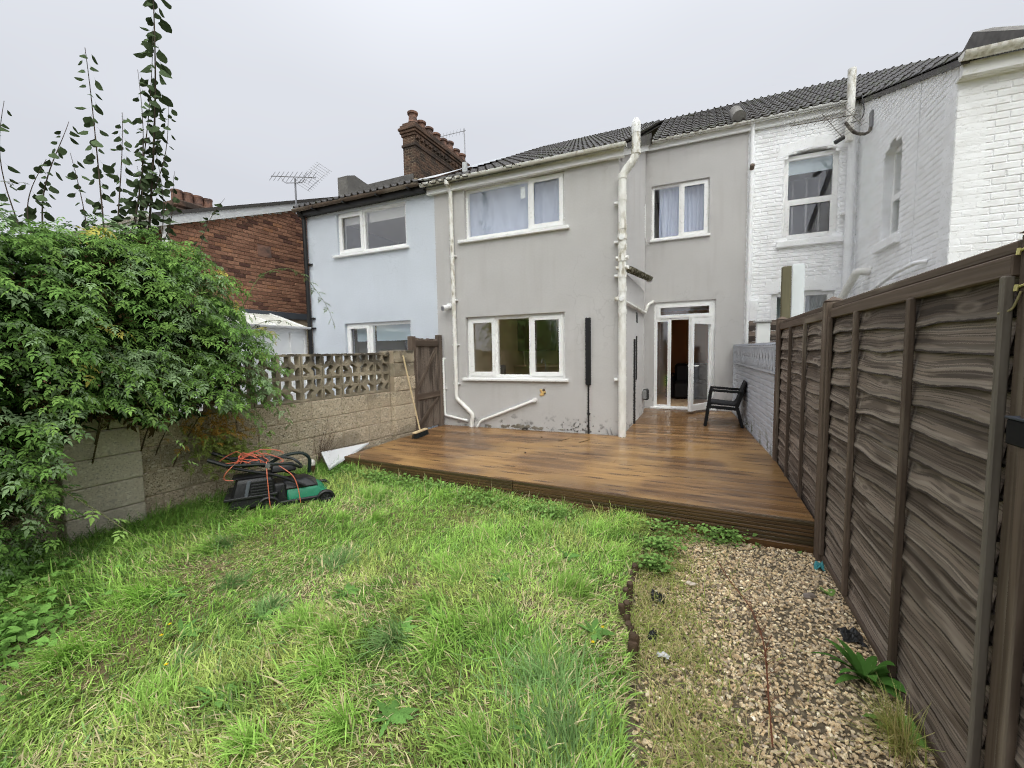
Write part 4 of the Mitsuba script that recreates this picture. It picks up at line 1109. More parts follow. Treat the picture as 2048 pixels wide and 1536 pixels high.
n = 20
for i in range(n):
    yy = lambda x, t: dfront(x) - .0 + (6.40 - dfront(x)) * t
    xl = lambda t: -4.14 - .09 * min(1, t * 1.6)
    g = .0028
    cuts = [xl(i / n),   .797]
    if i in (3, 8, 13, 17):
        cuts = [xl(i / n), (-1.9, -.9, -2.6, -1.75)[(3, 8, 13, 17).index(i)],   .797]
    for a, b in zip(cuts, cuts[1:]):
        a2 = a if a > -4 else xl((i + 1) / n)
        if i == n - 1 and a < -4:
            a2 = -4.2
        dz = rng.uniform(-.0012, .0012)
        P = [(a + .001, yy(a, i / n) + g), (b - .001, yy(b, i / n) + g), (b - .001, yy(b, (i + 1) / n) - g), (a2 + .001, yy(a2, (i + 1) / n) - g)]
        put(f"{DK}__plank", plank(P, DZ - .028, DZ + dz), "deck_wood")
n = 26
for i in range(n):
    y0, y1 = 6.405 + (9.60 - 6.405) * i / n, 6.405 + (9.60 - 6.405) * (i + 1) / n
    put(f"{DK}__plank", plank([(-1.11, y0 + .002), (grey_x(y0) - .012, y0 + .002), (grey_x(y1) - .012, y1 - .002), (-1.11, y1 - .002)], DZ - .028, DZ + rng.uniform(-.0012, .0012)), "deck_wood")
put(f"{DK}__joists", MB().box(-4.1, .75, 4.05, 9.55, .02, DZ - .032), "riser_wood")
fa, fb = np.array([-4.15, dfront(-4.15)]), np.array([  .797, dfront(  .797)])
fd = (fb - fa) / np.linalg.norm(fb - fa); fn_ = np.array([fd[1], -fd[0]])
FL = np.linalg.norm(fb - fa)
RM = mat((fa[0], fa[1], 0), (fd[0], fd[1], 0), (fn_[0], fn_[1], 0), (0, 0, 1))
for q, (zt, nr) in enumerate(((DZ - .004, 4), (DZ - .125, 4))):
    for a, b in ((0, 2.43), (2.436, FL)):
        mb = MB()
        mb.box(a, b, -.004, .012, zt - .118, zt, b=.002, M=RM)
        for r in range(nr):
            z = zt - .028 - r * .0275
            mb.box(a, b, .010, .017, z, z + .021, b=.004, M=RM)
        put(f"{DK}__riser_board", mb, "riser_wood")
put(f"{DK}__kick_board", MB().box(3.75, FL + .02, .012, .036, .0, .062, b=.003, M=RM), "deck_wood")
put(f"{DK}__end_board", MB().box(-4.165, -4.145, 3.96, 5.3, .0, .222), "riser_wood")

# ================================================================== left block wall
WO = np.array([-4.31, 5.10, 0.0]); es = np.array([.075, 1.0, 0]); es /= np.linalg.norm(es); et = np.array([es[1], -es[0], 0])
WM = mat(WO, es, (0, 0, 1), -et)      # polygon (s, z), depth into the wall
WL3 = mat(WO, es, et, (0, 0, 1))      # box coordinates (s, t, z)
BW = thing("block_wall", "weathered concrete block wall topped with two rows of pierced blocks, left of the lawn", "wall")
wl = rect(-7.5, 0.0, -.15, .975)
put(f"{BW}__core", extr(wl, .006, .20, WM), "mortar")
brickwork(BW, WM, wl, "block", course=.2255, length=.452, joint=.006, proud=.002, rough=.004, a_org=0.0, b_org=.975 - 5 * .2255, name="block")
SB = .287


def screen_poly(kind):
    f = .021; A = SB / 2
    sq = rect(0, SB, 0, SB)
    def hole(pts):
        return Polygon(pts).buffer(-.001)
    m = A; t = .019
    TL = rect(f, m - t * .6, m + .018, SB - f).difference(Point(m + .012, m + .004).buffer(.062))
    TR = rect(m + t, SB - f, m + .020, SB - f).difference(Polygon([(m, m), (m + .075, m), (m + t - .01, m + .085)]))
    BL = Polygon([(f + .004, f + .004), (m - .022, f + .004), (m - .022, m - .062), (m + .016, m - .022), (m - .022, m + .010), (f + .004, m - .036)])
    BR = Polygon([(m + .030, f + .004), (SB - f, f + .004), (SB - f, m - .014), (m + .096, m - .014), (m + .030, m - .082)])
    BR = BR.difference(Point(m + .03, f).buffer(.035))
    g = sq
    for h in (TL, TR, BL, BR):
        g = g.difference(h.buffer(-.002).buffer(.002))
    if kind:
        from shapely import affinity
        g = affinity.scale(g, -1, 1, origin=(A, A))
    return g.simplify(.002)


for r in range(2):
    for c in range(18):
        g = screen_poly((r + c) % 2)
        J = mat((-(c + 1) * .2935 + .003 + rng.normal() * .0015, .981 + r * .2865, rng.normal() * .003))
        J[:2, :2] = rot2 = np.array([[math.cos(a := rng.normal() * .006), -math.sin(a)], [math.sin(a), math.cos(a)]])
        V, F, U = extr(g, 0.004, .094)
        put(f"{BW}__pierced_block", (xf(WM @ J, V), F, U + [10 * int(rng.integers(0, 999)), 0]), "screen_block")
mb = MB()
for s in np.arange(-5.3, 0, .02):
    w_ = rng.uniform(.012, .03); h_ = rng.uniform(.004, .014)
    mb.box(s, s + w_, -.09 + rng.uniform(0, .03), -rng.uniform(.0, .03), 1.5525, 1.5525 + h_, b=.003, M=WL3)
put(f"{BW}__mortar_crust", mb, "screen_block")
# pillar at the deck end and the buttress half hidden by the bush
zs = [-.15, .075, .30, .525, .75, .975, 1.195, 1.405, 1.60]
for i, (a, b) in enumerate(zip(zs, zs[1:])):
    o = rng.normal(size=2) * .006
    put(f"{BW}__pillar_block", [lambda q: (xf(WL3, q[0]), q[1], q[2])][0](cbox(.004 + o[0], .45 + o[0], -.22, .085 + o[1], a + .003, b - .003, b=.008)), "block" if i < 6 else "screen_block")
put(f"{BW}__pillar_core", [lambda q: (xf(WL3, q[0]), q[1], q[2])][0](cbox(.012, .44, -.21, .07, -.15, 1.59)), "mortar")
put(f"{BW}__coping_lump", [lambda q: (xf(WL3, q[0]), q[1], q[2])][0](cbox(-.09, .02, -.16, .0, 1.50, 1.585, b=.02)), "screen_block")
zs = [-.15, .075, .30, .525, .75, .97, 1.1]
for i, (a, b) in enumerate(zip(zs, zs[1:])):
    o = rng.normal(size=2) * .006
    put(f"{BW}__buttress_block", [lambda q: (xf(WL3, q[0]), q[1], q[2])][0](cbox(-3.62 + o[0], -3.12 + o[0], .0, .12 + o[1], a + .003, b - .003, b=.008)), "pier_block")

# ================================================================== timber gate by the house corner
GT = thing("garden_gate", "weathered brown ledged timber gate between the block wall and the grey house", "gate")
g0, g1 = np.array([-4.25, 5.58, 0]), np.array([-4.235, 6.37, 0])
gd = (g1 - g0); GW = np.linalg.norm(gd); gd /= GW; gn = np.array([gd[1], -gd[0], 0])
GM = mat(g0, gd, gn, np.array([0, 0, 1.0]))
nb = 9
for i in range(nb):
    a, b = GW * (.02 + .86 * i / nb), GW * (.02 + .86 * (i + 1) / nb)
    V, F, U = cbox(a + .002, b - .002, -.02, 0.0, .27 + rng.uniform(0, .015), 1.79 + rng.uniform(-.01, .01), b=.004, ax=2)
    put(f"{GT}__board", (xf(GM, V), F, U), "gate_wood")
for z in (1.66, .78):
    V, F, U = cbox(0.0, GW * .88, .0, .032, z, z + .10, b=.005)
    put(f"{GT}__rail", (xf(GM, V), F, U), "batten_wood")
for z0, z1 in ((.89, 1.64), (.30, .76)):
    a, b = np.array([.03, .016, z0]), np.array([GW * .82, .016, z1])
    d = b - a; L = np.linalg.norm(d); d /= L
    V, F, U = cbox(0, L, -.014, .014, -.032, .032, b=.004)
    put(f"{GT}__brace", (xf(GM @ mat(a, d, (0, 1, 0), np.cross(d, [0, 1.0, 0])), V), F, U), "batten_wood")
for a, b, z, m in ((-.05, .05, 1.82, "batten_wood"), (GW * .89, GW, 1.86, "gate_wood")):
    V, F, U = cbox(a, b, -.05, .045, .0, z, b=.006, ax=2)
    put(f"{GT}__post", (xf(GM, V), F, U), m)

# ================================================================== grey painted wall on the right of the deck
PW = thing("painted_wall", "grey painted brick wall with patterned top course, behind the black chair", "wall")
gp0, gp1 = np.array([.79, 5.62, 0]), np.array([.60, 9.60, 0])
ge = gp1 - gp0; GL = np.linalg.norm(ge); ge /= GL; gt = np.array([-ge[1], ge[0], 0])   # gt faces the deck (-x)
PM = mat(gp0, ge, (0, 0, 1), -gt)
put(f"{PW}__core", extr(rect(0, GL, 0, 1.22), .006, .10, PM), "grey_paint")
brickwork(PW, PM, rect(0, GL, .10, 1.225), "grey_paint", proud=.003, rough=.0018, joint=.010, most=240)
for c in range(int(GL / .2)):
    a = c * .2
    g = rect(a + .004, a + .196, 1.235, 1.565)
    for q in (Polygon([(a + .03, 1.26), (a + .09, 1.26), (a + .03, 1.36)]), Polygon([(a + .11, 1.26), (a + .17, 1.26), (a + .17, 1.36)]), Polygon([(a + .1, 1.30), (a + .145, 1.40), (a + .1, 1.50), (a + .055, 1.40)]),
              Polygon([(a + .03, 1.44), (a + .09, 1.54), (a + .03, 1.54)]), Polygon([(a + .17, 1.44), (a + .17, 1.54), (a + .11, 1.54)])):
        g = g.difference(q)
    V, F, U = extr(g, -.03, .02, PM)
    put(f"{PW}__pattern_block", (V, F, U), "grey_paint")
put(f"{PW}__pattern_backing", extr(rect(0, GL, 1.225, 1.57), .05, .09, PM), "cement")  # darker than the paint: shade of the recesses put into the backing colour
put(f"{PW}__coping", extr(rect(0, GL, 1.572, 1.60), -.005, .10, PM), "grey_paint")

# ================================================================== fence on the right
FX = 0.832
TF = thing("timber_fence", "tall weathered lap-panel timber fence along the right edge of the gravel", "fence")


def slat(y0, y1, z, h, lean):
    nu = 22
    t = np.linspace(0, 1, nu); y = y0 + t * (y1 - y0)
    sd = rng.uniform(0, 99)
    w1 = meshkit.fbm(np.stack([t * 4 + sd, 0 * t, 0 * t], -1), 3) - .5
    w2 = meshkit.fbm(np.stack([t * 3 + sd, 0 * t + 7, 0 * t], -1), 2) - .5
    lo = z + .045 * w1; hi = z + h + .01 * w2
    bow = .010 * (meshkit.fbm(np.stack([t * 3 + sd, 0 * t + 17, 0 * t], -1), 2) - .5)
    xb = FX - .019 - lean + bow; xt = FX + .002 + .3 * bow
    prof = [(xb, lo), (.5 * (xb + xt), .5 * (lo + hi)), (xt, hi), (xt + .006, hi), (xb + .015, lo + .003)]
    V = np.stack([np.stack([x + 0 * y, y, zz], -1) for x, zz in prof], 0).reshape(-1, 3); m = len(prof)
    F = np.array([[j * nu + i, j * nu + i + 1, ((j + 1) % m) * nu + i + 1, ((j + 1) % m) * nu + i] for j in range(m) for i in range(nu - 1)])
    U = np.concatenate([np.stack([(t - .5) * (y1 - y0), zz - lo], -1) for x, zz in prof]); U[:, 0] += 10 * int(rng.integers(0, 999))
    return V, F, U


for y0, y1, bats in ((1.688, 3.535, (2.305, 2.985)), (3.645, 5.555, (4.27, 4.91)), (-.26, 1.58, (.35, .96)), (-2.23, -.41, (-1.63, -1.03))):
    pn = put(f"{TF}__panel", MB().box(FX + .004, FX + .03, y0, y0 + .035, .06, 1.80, ax=2).box(FX + .004, FX + .03, y1 - .035, y1, .06, 1.80, ax=2).box(FX - .022, FX + .028, y0, y1, 1.80, 1.835, b=.004, ax=1), "batten_wood")
    put(f"{pn}__top_rail", MB().box(FX - .034, FX - .004, y0, y1, 1.735, 1.797, b=.004, ax=1), "batten_wood")
    put(f"{pn}__bottom_rail", MB().box(FX - .030, FX + .02, y0, y1, .035, .075, b=.004, ax=1), "batten_wood")
    ns = 15
    for i in range(ns):
        z = .065 + i * (1.735 - .065) / ns
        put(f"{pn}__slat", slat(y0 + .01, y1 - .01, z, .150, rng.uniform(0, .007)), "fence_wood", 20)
    for yb in (*bats, y0 + .011, y1 - .018):
        w_ = .017 if yb in bats else .011 if 1.6 < yb < 1.73 else .018
        put(f"{pn}__batten", MB().box(FX - .048, FX - .022, yb - w_, yb + w_, .075, 1.738, b=.004, ax=2), "pale_wood" if 1.6 < yb < 1.73 else "batten_wood")
for y in (5.61, 3.59, 1.635, -.355):
    o = .035 if y < 2 else 0      # the near post stands further back
    po = put(f"{TF}__post", MB().box(FX - .055 + o, FX + .045 + o, y - .05, y + .05, -.08, 1.85, b=.006, ax=2), "batten_wood")
    put(f"{po}__cap", MB().add([[FX - .06 + o, y - .055, 1.852], [FX + .05 + o, y - .055, 1.852], [FX + .05 + o, y + .055, 1.852], [FX - .06 + o, y + .055, 1.852], [FX - .005 + o, y, 1.885]],
                               [[0, 1, 4], [1, 2, 4], [2, 3, 4], [3, 0, 4]]), "batten_wood")
LB = thing("black_box", "small black plastic box fixed to the near fence post at the right edge", "box")
put(f"{LB}__housing", MB().box(FX - .054, FX - .021, 1.50, 1.622, 1.268, 1.338, b=.004, C=(.008, .008, .009)), "dull")
put(f"{LB}__lid", MB().box(FX - .057, FX - .021, 1.497, 1.625, 1.339, 1.346, b=.002, C=(.05, .055, .065)), "dull")
TW = thing("garden_twine", "yellow twine knotted round the near fence post", "string")
for i, (z, dy) in enumerate(((1.80, 0), (1.70, .0))):
    mb = MB().add(*tube(bend([(FX - .015, 1.69, z), (FX - .025, 1.67, z + .004), (FX - .024, 1.60, z + .012)], .02), .003, 6), C=(.62, .55, .22))
    mb.add(*tube([(FX - .026, 1.675, z + .010), (FX - .028, 1.675, z - .008)], .005, 6), C=(.62, .55, .22))
    put(f"{TW}__loop", mb, "paint", 40)
put(f"{TW}__loose_end", MB().add(*tube(bend([(FX - .024, 1.66, 1.69), (FX - .028, 1.67, 1.66), (FX - .028, 1.685, 1.64), (FX - .05, 1.70, 1.632)], .01), .003, 5), C=(.35, .30, .16)), "paint", 40)

# behind the fence
OP = thing("timber_post", "tall olive-green square timber post rising behind the far end of the fence", "post")
put(OP, MB().box(.855, .945, 5.86, 5.95, 0, 2.475, b=.005, ax=2), "olive_wood")
WB = thing("white_board", "tall white board standing right of the olive timber post", "board")
put(WB, MB().box(.962, 1.085, 5.93, 5.965, 0, 2.50, b=.003, C=(.70, .74, .76)), "paint")
NP = thing("white_gatepost", "short white capped post behind the patterned wall top", "post")
put(f"{NP}__shaft", MB().box(.86, 1.06, 8.3, 8.45, 0, 1.955, b=.006, C=(.74, .75, .74)), "paint")
put(f"{NP}__cap", MB().box(.82, 1.075, 8.26, 8.49, 1.957, 1.985, b=.008, C=(.35, .35, .35)), "paint")
NF = thing("neighbour_fence", "short run of dark slatted fence behind the white capped post", "fence")
for i in range(7):
    put(f"{NF}__slat", MB().box(.80, 2.3, 8.9, 8.925, .7 + i * .19, .7 + i * .19 + .183, b=.004), "fence_wood")
for x in (.80, 1.5, 2.26):
    put(f"{NF}__post", MB().box(x, x + .06, 8.93, 8.99, 0, 2.02, ax=2), "batten_wood")
# rear boundary of the garden, behind us (seen only in the window panes)
RF = thing("rear_fence", "timber fence closing the far end of the garden", "fence")
for i in range(30):
    put(f"{RF}__board", MB().box(-4.9 + i * .195, -4.9 + i * .195 + .19, -7.3, -7.28, 0, 1.8, ax=2), "gate_wood")

# ================================================================== gravel
def stone_templates(k, n=11, seed=5):
    r = np.random.default_rng(seed); out = []
    for _ in range(k):
        p = r.normal(size=(n, 3)); p /= np.linalg.norm(p, axis=1, keepdims=True)
        p *= r.uniform(.75, 1.0, (n, 1)) * [1, .8, .62]
        h = trimesh.convex.convex_hull(p)
        out.append((np.array(h.vertices), np.array(h.faces)))
    return out


ST = stone_templates(28)
PAL = np.array([(.42, .33, .21), (.36, .27, .16), (.50, .43, .31), (.22, .16, .10), (.30, .24, .17), (.13, .10, .075), (.58, .53, .43), (.27, .19, .11), (.18, .15, .13), (.40, .35, .28), (.62, .60, .54)])


def stones(n, xf_, yr, size, dens=None, seed=1):
    r = np.random.default_rng(seed); mb = MB()
    y = r.uniform(*yr, n); x = xf_(y, r.uniform(0, 1, n))
    if dens is not None:
        k = r.uniform(0, 1, n) < dens(x, y); x, y = x[k], y[k]
    m = len(x); s = size[0] + (size[1] - size[0]) * r.beta(1.6, 3.2, m)
    z = gravel_h(x, y) + s * r.uniform(.05, .75, m)
    R = rotations(m, r); tilt = frames(np.stack([np.cos(a := r.uniform(0, 6.28, m)), np.sin(a), r.normal(size=m) * .25], 1), np.tile([0, 0, 1.0], (m, 1)))
    col = 1.85 * np.array((1.0, .97, .87)) * (.68 * PAL + .32 * PAL.mean(0))[r.choice(len(PAL), m, p=[.15, .15, .12, .14, .12, .09, .05, .07, .05, .05, .01])] * r.uniform(.72, 1.2, (m, 1))
    which = r.integers(0, len(ST), m)
    for t, (TV, TF_) in enumerate(ST):
        i = np.nonzero(which == t)[0]
        if len(i):
            V, F = scatter(TV, TF_, tilt[i], np.stack([x[i], y[i], z[i]], 1), s[i][:, None] * r.uniform(.8, 1.2, (len(i), 3)))
            mb.add(V, F, None, np.repeat(col[i], len(TV), 0))
    return mb


mb = stones(18000, lambda y, u: edge_x(y) + .03 + u * (.83 - edge_x(y)), (1.15, 4.15), (.007, .0195),
            lambda x, y: np.clip(.55 + 2.6 * (x - edge_x(y)) - .5 * (meshkit.fbm(np.stack([x * 3, y * 3, 0 * x], -1), 2) - .3), .30, 1))
k = put("gravel", mb, "pebble", False, kind="stuff", label="loose tan and brown gravel strip beside the fence")
mb = stones(2500, lambda y, u: edge_x(y) + .03 + u * (.80 - edge_x(y)), (-4, 1.15), (.012, .022), seed=9)
V, F, U, C = mb.get(); V0, F0, U0, C0 = meshkit.WRITTEN[scene[k]["filename"]][0], None, None, None
put("gravel__far_end", (V, F, U, C), "pebble", False, kind="stuff")

# ================================================================== grass
def blades(x, y, z, L, W, lean, az, col, seg=(0, .38, .72, 1.0), tip=None):
    n = len(x); t = np.array(seg); k = len(t) - 1
    wd = np.array([.8, 1.0, .72, 0.0])
    dx, dy = np.cos(az), np.sin(az)
    hor = lean[:, None] * L[:, None] * t ** 1.7; up = L[:, None] * (t - .42 * np.minimum(lean, 1.6)[:, None] ** 1.4 * t ** 2.1)
    tw = rng.uniform(-.9, .9, n); px, py = -np.sin(az + tw), np.cos(az + tw)
    P = np.stack([x[:, None] + dx[:, None] * hor, y[:, None] + dy[:, None] * hor, z[:, None] + up], -1)
    S = np.stack([px, py, rng.uniform(-.25, .25, n)], -1)[:, None] * (W[:, None] * wd)[..., None] * .5
    V = np.concatenate([P[:, :k] + S[:, :k], P[:, :k] - S[:, :k], P[:, k:]], 1)     # k left, k right, tip
    F = []
    for i in range(k - 1):
        F += [[i, i + 1, k + i + 1], [i, k + i + 1, k + i]]
    F += [[k - 1, 2 * k, 2 * k - 1]]
    F = (np.array(F)[None] + (np.arange(n) * (2 * k + 1))[:, None, None]).reshape(-1, 3)
    return V.reshape(-1, 3), F, np.repeat(col, 2 * k + 1, 0)


def nz(x, y, s, seed, o=3):
    return meshkit.fbm(np.stack([np.asarray(x) * s, np.asarray(y) * s, 0 * np.asarray(x)], -1), o, seed)


G_FRESH, G_DEEP, G_BLUE, G_DRY, G_YEL = np.array((.39, .62, .14)), np.array((.19, .38, .07)), np.array((.26, .43, .15)), np.array((.78, .68, .40)), np.array((.56, .62, .20))


def grass_colour(x, y, r, dry):
    n = len(x)
    a = nz(x, y, 1.1, 21)[:, None]; b = nz(x, y, 2.7, 22)[:, None]
    c = G_FRESH + (G_YEL - G_FRESH) * np.clip((a - .42) * 2.6, 0, .8)
    c = c + (G_DEEP - c) * np.clip((b - .52) * 4, 0, .85)
    c = c + (G_BLUE - c) * (r.uniform(0, 1, (n, 1)) < .12)
    d = (r.uniform(0, 1, n) < dry)[:, None]
    return np.where(d, G_DRY * r.uniform(.6, 1.15, (n, 1)), c * r.uniform(.35, 1.4, (n, 1)))


def flow(x, y):
    """Direction in which the grass lies."""
    return 6.283 * (nz(x, y, .7, 71, 2) - .35) * 1.6


def in_lawn(x, y):
    wall = WO[0] + (y - WO[1]) * .075 + .02
    return (x > wall) & (x < edge_x(y) - .01) & (y < dfront(x) - .02)


gr = np.random.default_rng(3)
n = 190000
x = gr.uniform(-4.75, -.15, n); y = gr.uniform(.30, 4.05, n)
vis = in_lawn(x, y) & (y > .56 + (x + 2.42) * .43 - .22)
dist = np.hypot(x, y)
keep = vis & (gr.uniform(0, 1, n) < np.clip(2.2 / dist, .55, 1)) & (gr.uniform(0, 1, n) < np.clip(.45 + 1.3 * nz(x, y, 5, 31), 0, 1))
x, y = x[keep], y[keep]; n = len(x)
near_wall = np.clip((-x - 3.4) / .8, 0, 1); near_deck = np.clip(1 - (dfront(x) - y) / .8, 0, 1)
thin = np.clip((nz(x, y, 1.6, 41) - .44) * 6, 0, 1) * (1 - near_wall) * (1 - near_deck)          # worn and thatchy patches
L = gr.gamma(5, .0082, n) * (1 + .9 * near_wall + .5 * near_deck) * (1 - .35 * thin) + .014
L *= .75 + .7 * np.clip((nz(x, y, 2.2, 51) - .35) * 2, 0, 1)
lean = np.abs(gr.normal(.75, .45, n)) + .35 * thin
mb = MB()
V, F, C = blades(x, y, lawn_h(x, y) - .006, L, np.where(gr.uniform(0, 1, n) < .2, gr.uniform(.0065, .0095, n), gr.uniform(.0030, .0062, n)) * (1 + .12 * dist[keep] / 3), lean, flow(x, y) + gr.normal(0, 1.0, n), grass_colour(x, y, gr, .06 + .28 * thin))
mb.add(V, F, None, C)
# tussocks of longer, bluer grass
tus = [(-1.55, 2.95, .16, 1), (-1.15, 3.15, .14, 1), (-.75, 3.35, .15, 0), (-.55, 3.0, .12, 0), (-1.45, 2.35, .14, 1), (-1.6, 1.35, .16, 0), (-.62, 1.72, .19, 1), (-.45, 1.45, .15, 1), (-1.05, 1.95, .11, 0), (-1.75, 1.55, .12, 0), (-2.35, 2.15, .13, 1), (-.75, 2.45, .1, 0),
       (-3.2, 1.35, .2, 0), (-3.9, 1.7, .2, 0), (-3.5, 2.3, .16, 0), (-3.1, 3.3, .13, 0), (-2.5, 3.6, .14, 0), (-1.9, 3.72, .15, 0), (-1.2, 3.62, .15, 1), (-.6, 3.62, .13, 0), (-2.9, .95, .18, 0), (-2.2, .95, .13, 0), (-4.1, 2.2, .2, 0), (-3.7, 1.1, .2, 0), (-.4, 1.2, .13, 1), (-.25, 1.32, .12, 0), (-1.3, 1.18, .1, 0)]
for i in range(30):
    a, b = gr.uniform(-4.3, -.45), gr.uniform(.8, 3.9)
    tus.append((a, b, gr.uniform(.06, .13), int(gr.integers(0, 2))))
for (a, b, rad, blue) in tus:
    m = int(900 * rad * 4 * gr.uniform(.5, 1)); q = np.abs(gr.normal(0, rad * .6, m)); t = gr.uniform(0, 6.283, m)
    xx, yy2 = a + q * np.cos(t), b + q * np.sin(t); ok = in_lawn(xx, yy2); xx, yy2, t = xx[ok], yy2[ok], t[ok]; m = len(xx)
    LL = gr.uniform(.05, .155, m) * gr.uniform(.8, 1.15)
    base = (G_BLUE * .95 if blue and b < 2.2 else G_FRESH * .95) * gr.uniform(.75, 1.1)
    cc = base * gr.uniform(.7, 1.35, (m, 1)); cc = np.where(gr.uniform(0, 1, (m, 1)) < .10, G_DRY * .9, cc)
    V, F, C = blades(xx, yy2, lawn_h(xx, yy2) - .006, LL, gr.uniform(.004, .0085, m), np.abs(gr.normal(.8, .4, m)), flow(a, b) + gr.normal(0, .9, m), cc)
    mb.add(V, F, None, C)
# long grass under the bush and along the wall
m = 5200; yy2 = gr.uniform(.5, 3.9, m); xx = WO[0] + (yy2 - WO[1]) * .075 + .04 + np.abs(gr.normal(0, .30, m))
V, F, C = blades(xx, yy2, lawn_h(xx, yy2) - .01, gr.uniform(.08, .26, m), gr.uniform(.003, .006, m), np.abs(gr.normal(.9, .4, m)), gr.normal(-.35, .9, m), G_DEEP * gr.uniform(.5, 1.2, (m, 1)))
mb.add(V, F, None, C)
# tall blades in front of the deck
m = 1500; xx = gr.uniform(-3.9, -.4, m); yy2 = dfront(xx) - .03 - np.abs(gr.normal(0, .13, m))
V, F, C = blades(xx, yy2, lawn_h(xx, yy2) - .01, gr.uniform(.07, .24, m) * gr.uniform(.5, 1, m), gr.uniform(.003, .006, m), np.abs(gr.normal(.6, .4, m)), gr.uniform(0, 6.28, m), grass_colour(xx, yy2, gr, .14))
mb.add(V, F, None, C)
# rougher lawn behind the camera
m = 26000; xx = gr.uniform(-4.9, -.2, m); yy2 = gr.uniform(-4, 1.0, m); ok = (xx > WO[0] + (yy2 - WO[1]) * .075) & (yy2 < .34 + (xx + 2.42) * .43)
xx, yy2 = xx[ok], yy2[ok]; m = len(xx)
V, F, C = blades(xx, yy2, lawn_h(xx, yy2) - .006, gr.uniform(.04, .1, m), gr.uniform(.005, .009, m), np.abs(gr.normal(.8, .4, m)), gr.uniform(0, 6.28, m), grass_colour(xx, yy2, gr, .15))
mb.add(V, F, None, C)
put("grass", mb, "blade", False, kind="stuff", label="overgrown tufty lawn grass with dry yellow patches")
# dry wispy grass creeping over the gravel
m = 9500; yy2 = gr.uniform(1.15, 4.0, m); xx = edge_x(yy2) + .01 + np.abs(gr.normal(0, .24, m)) + np.where(yy2 < 1.9, np.abs(gr.normal(0, .12, m)), 0)
ok = (xx < .78) & (gr.uniform(0, 1, m) < np.clip(1.6 * nz(xx, yy2, 4, 61) - .15, .0, 1)); xx, yy2 = xx[ok], yy2[ok]; m = len(xx)
c = np.where(gr.uniform(0, 1, (m, 1)) < .42, np.array((.62, .54, .28)), np.array((.40, .47, .13))) * gr.uniform(.55, 1.25, (m, 1))
mb = MB(); V, F, C = blades(xx, yy2, gravel_h(xx, yy2), gr.uniform(.03, .10, m), gr.uniform(.0026, .0052, m), np.abs(gr.normal(.9, .5, m)), gr.uniform(0, 6.28, m), c)
mb.add(V, F, None, C)
put("dry_grass", mb, "blade", False, kind="stuff", label="thin straw-coloured grass growing through the gravel by the edging")

# straw tussock against the fence foot
m = 420; t = gr.uniform(0, 6.28, m); q = np.abs(gr.normal(0, .05, m)); xx, yy2 = .72 + q * np.cos(t) * .6, 1.98 + q * np.sin(t)
V, F, C = blades(xx, yy2, 0 * xx - .01, gr.uniform(.10, .26, m), gr.uniform(.0018, .0034, m), np.abs(gr.normal(.55, .35, m)), gr.normal(3.4, 1.2, m), np.where(gr.uniform(0, 1, (m, 1)) < .6, np.array((.60, .54, .24)), np.array((.40, .47, .12))) * gr.uniform(.7, 1.2, (m, 1)))
put(thing("grass_tuft", "straw-yellow grass tuft against the near fence panel", "grass tuft"), (V, F, None, C), "blade")


def rosette(key, x, y, z, n, L, W, col, rise, jag=5, parts=False, droop=.5, az0=0.0, spread=6.283, zig=.38):
    """Broad-leaved weed: toothed leaves rising from one point."""
    allm = MB()
    for i in range(n):
        az = az0 + spread * i / n + gr.normal() * .25; l = L * gr.uniform(.6, 1.1); w = W * gr.uniform(.75, 1.15)
        t = np.linspace(0, 1, 2 * jag + 1); wid = np.sin(np.clip(t * 1.02, 0, 1) ** .8 * PI) ** .8 * w * .5 * (1 - zig * (np.arange(2 * jag + 1) % 2)) + .002 * (1 - t)
        e = rise * gr.uniform(.6, 1.3); hor = l * (t * math.cos(e)); up = l * (t * math.sin(e) - droop * t * t * .5)
        d = np.array([math.cos(az), math.sin(az)]); p = np.array([-d[1], d[0]])
        mid = np.stack([x + d[0] * hor, y + d[1] * hor, z + up], -1)
        off = np.stack([p[0] * wid, p[1] * wid, .35 * wid], -1)
        V = np.concatenate([mid + off, mid, mid - off]); k = len(t)
        F = [[a * k + j, a * k + j + 1, (a + 1) * k + j + 1, (a + 1) * k + j] for a in (0, 1) for j in range(k - 1)]
        c = np.array(col) * gr.uniform(.75, 1.25)
        if parts:
            put(f"{key}__leaf", (V, np.array(F), None, c), "leaf", True)
        else:
            allm.add(V, np.array(F), None, c)
    if not parts:
        put(key, allm, "leaf", True)


DAND = [(-.60, 1.46, 9, .15), (-1.44, 1.72, 8, .12), (-1.15, 1.27, 9, .14), (-.63, 1.90, 8, .13), (-1.94, 1.06, 8, .14), (-1.19, 2.40, 8, .12), (-1.37, 1.90, 7, .11), (-.50, 2.12, 8, .13), (-2.0, 1.88, 8, .12), (-3.02, 1.42, 7, .13), (-2.55, 1.25, 8, .14), (-2.25, 1.5, 7, .11), (-.86, 2.85, 7, .11), (-1.9, 2.6, 7, .11)]
ORD = ["first", "second", "third", "fourth", "fifth", "sixth", "seventh", "eighth", "ninth", "tenth", "eleventh", "twelfth", "thirteenth", "fourteenth"]
rank = np.argsort(np.argsort([q[0] / q[1] for q in DAND]))
for i, (x, y, n_, l) in enumerate(DAND):
    rosette(thing("dandelion", f"leafy dandelion rosette growing in the lawn, {ORD[rank[i]]} from the left", "weed", "dandelion rosettes in the lawn"), x, y, float(lawn_h(x, y)) + .012, n_, l, .038, (.15, .30, .075), .42, parts=True)
rosette(thing("dock_plant", "tall dark green dock plant at the foot of the near fence panel", "weed"), .715, 2.34, .0, 17, .33, .050, (.085, .20, .040), 1.0, 8, True, 1.0, zig=.14)
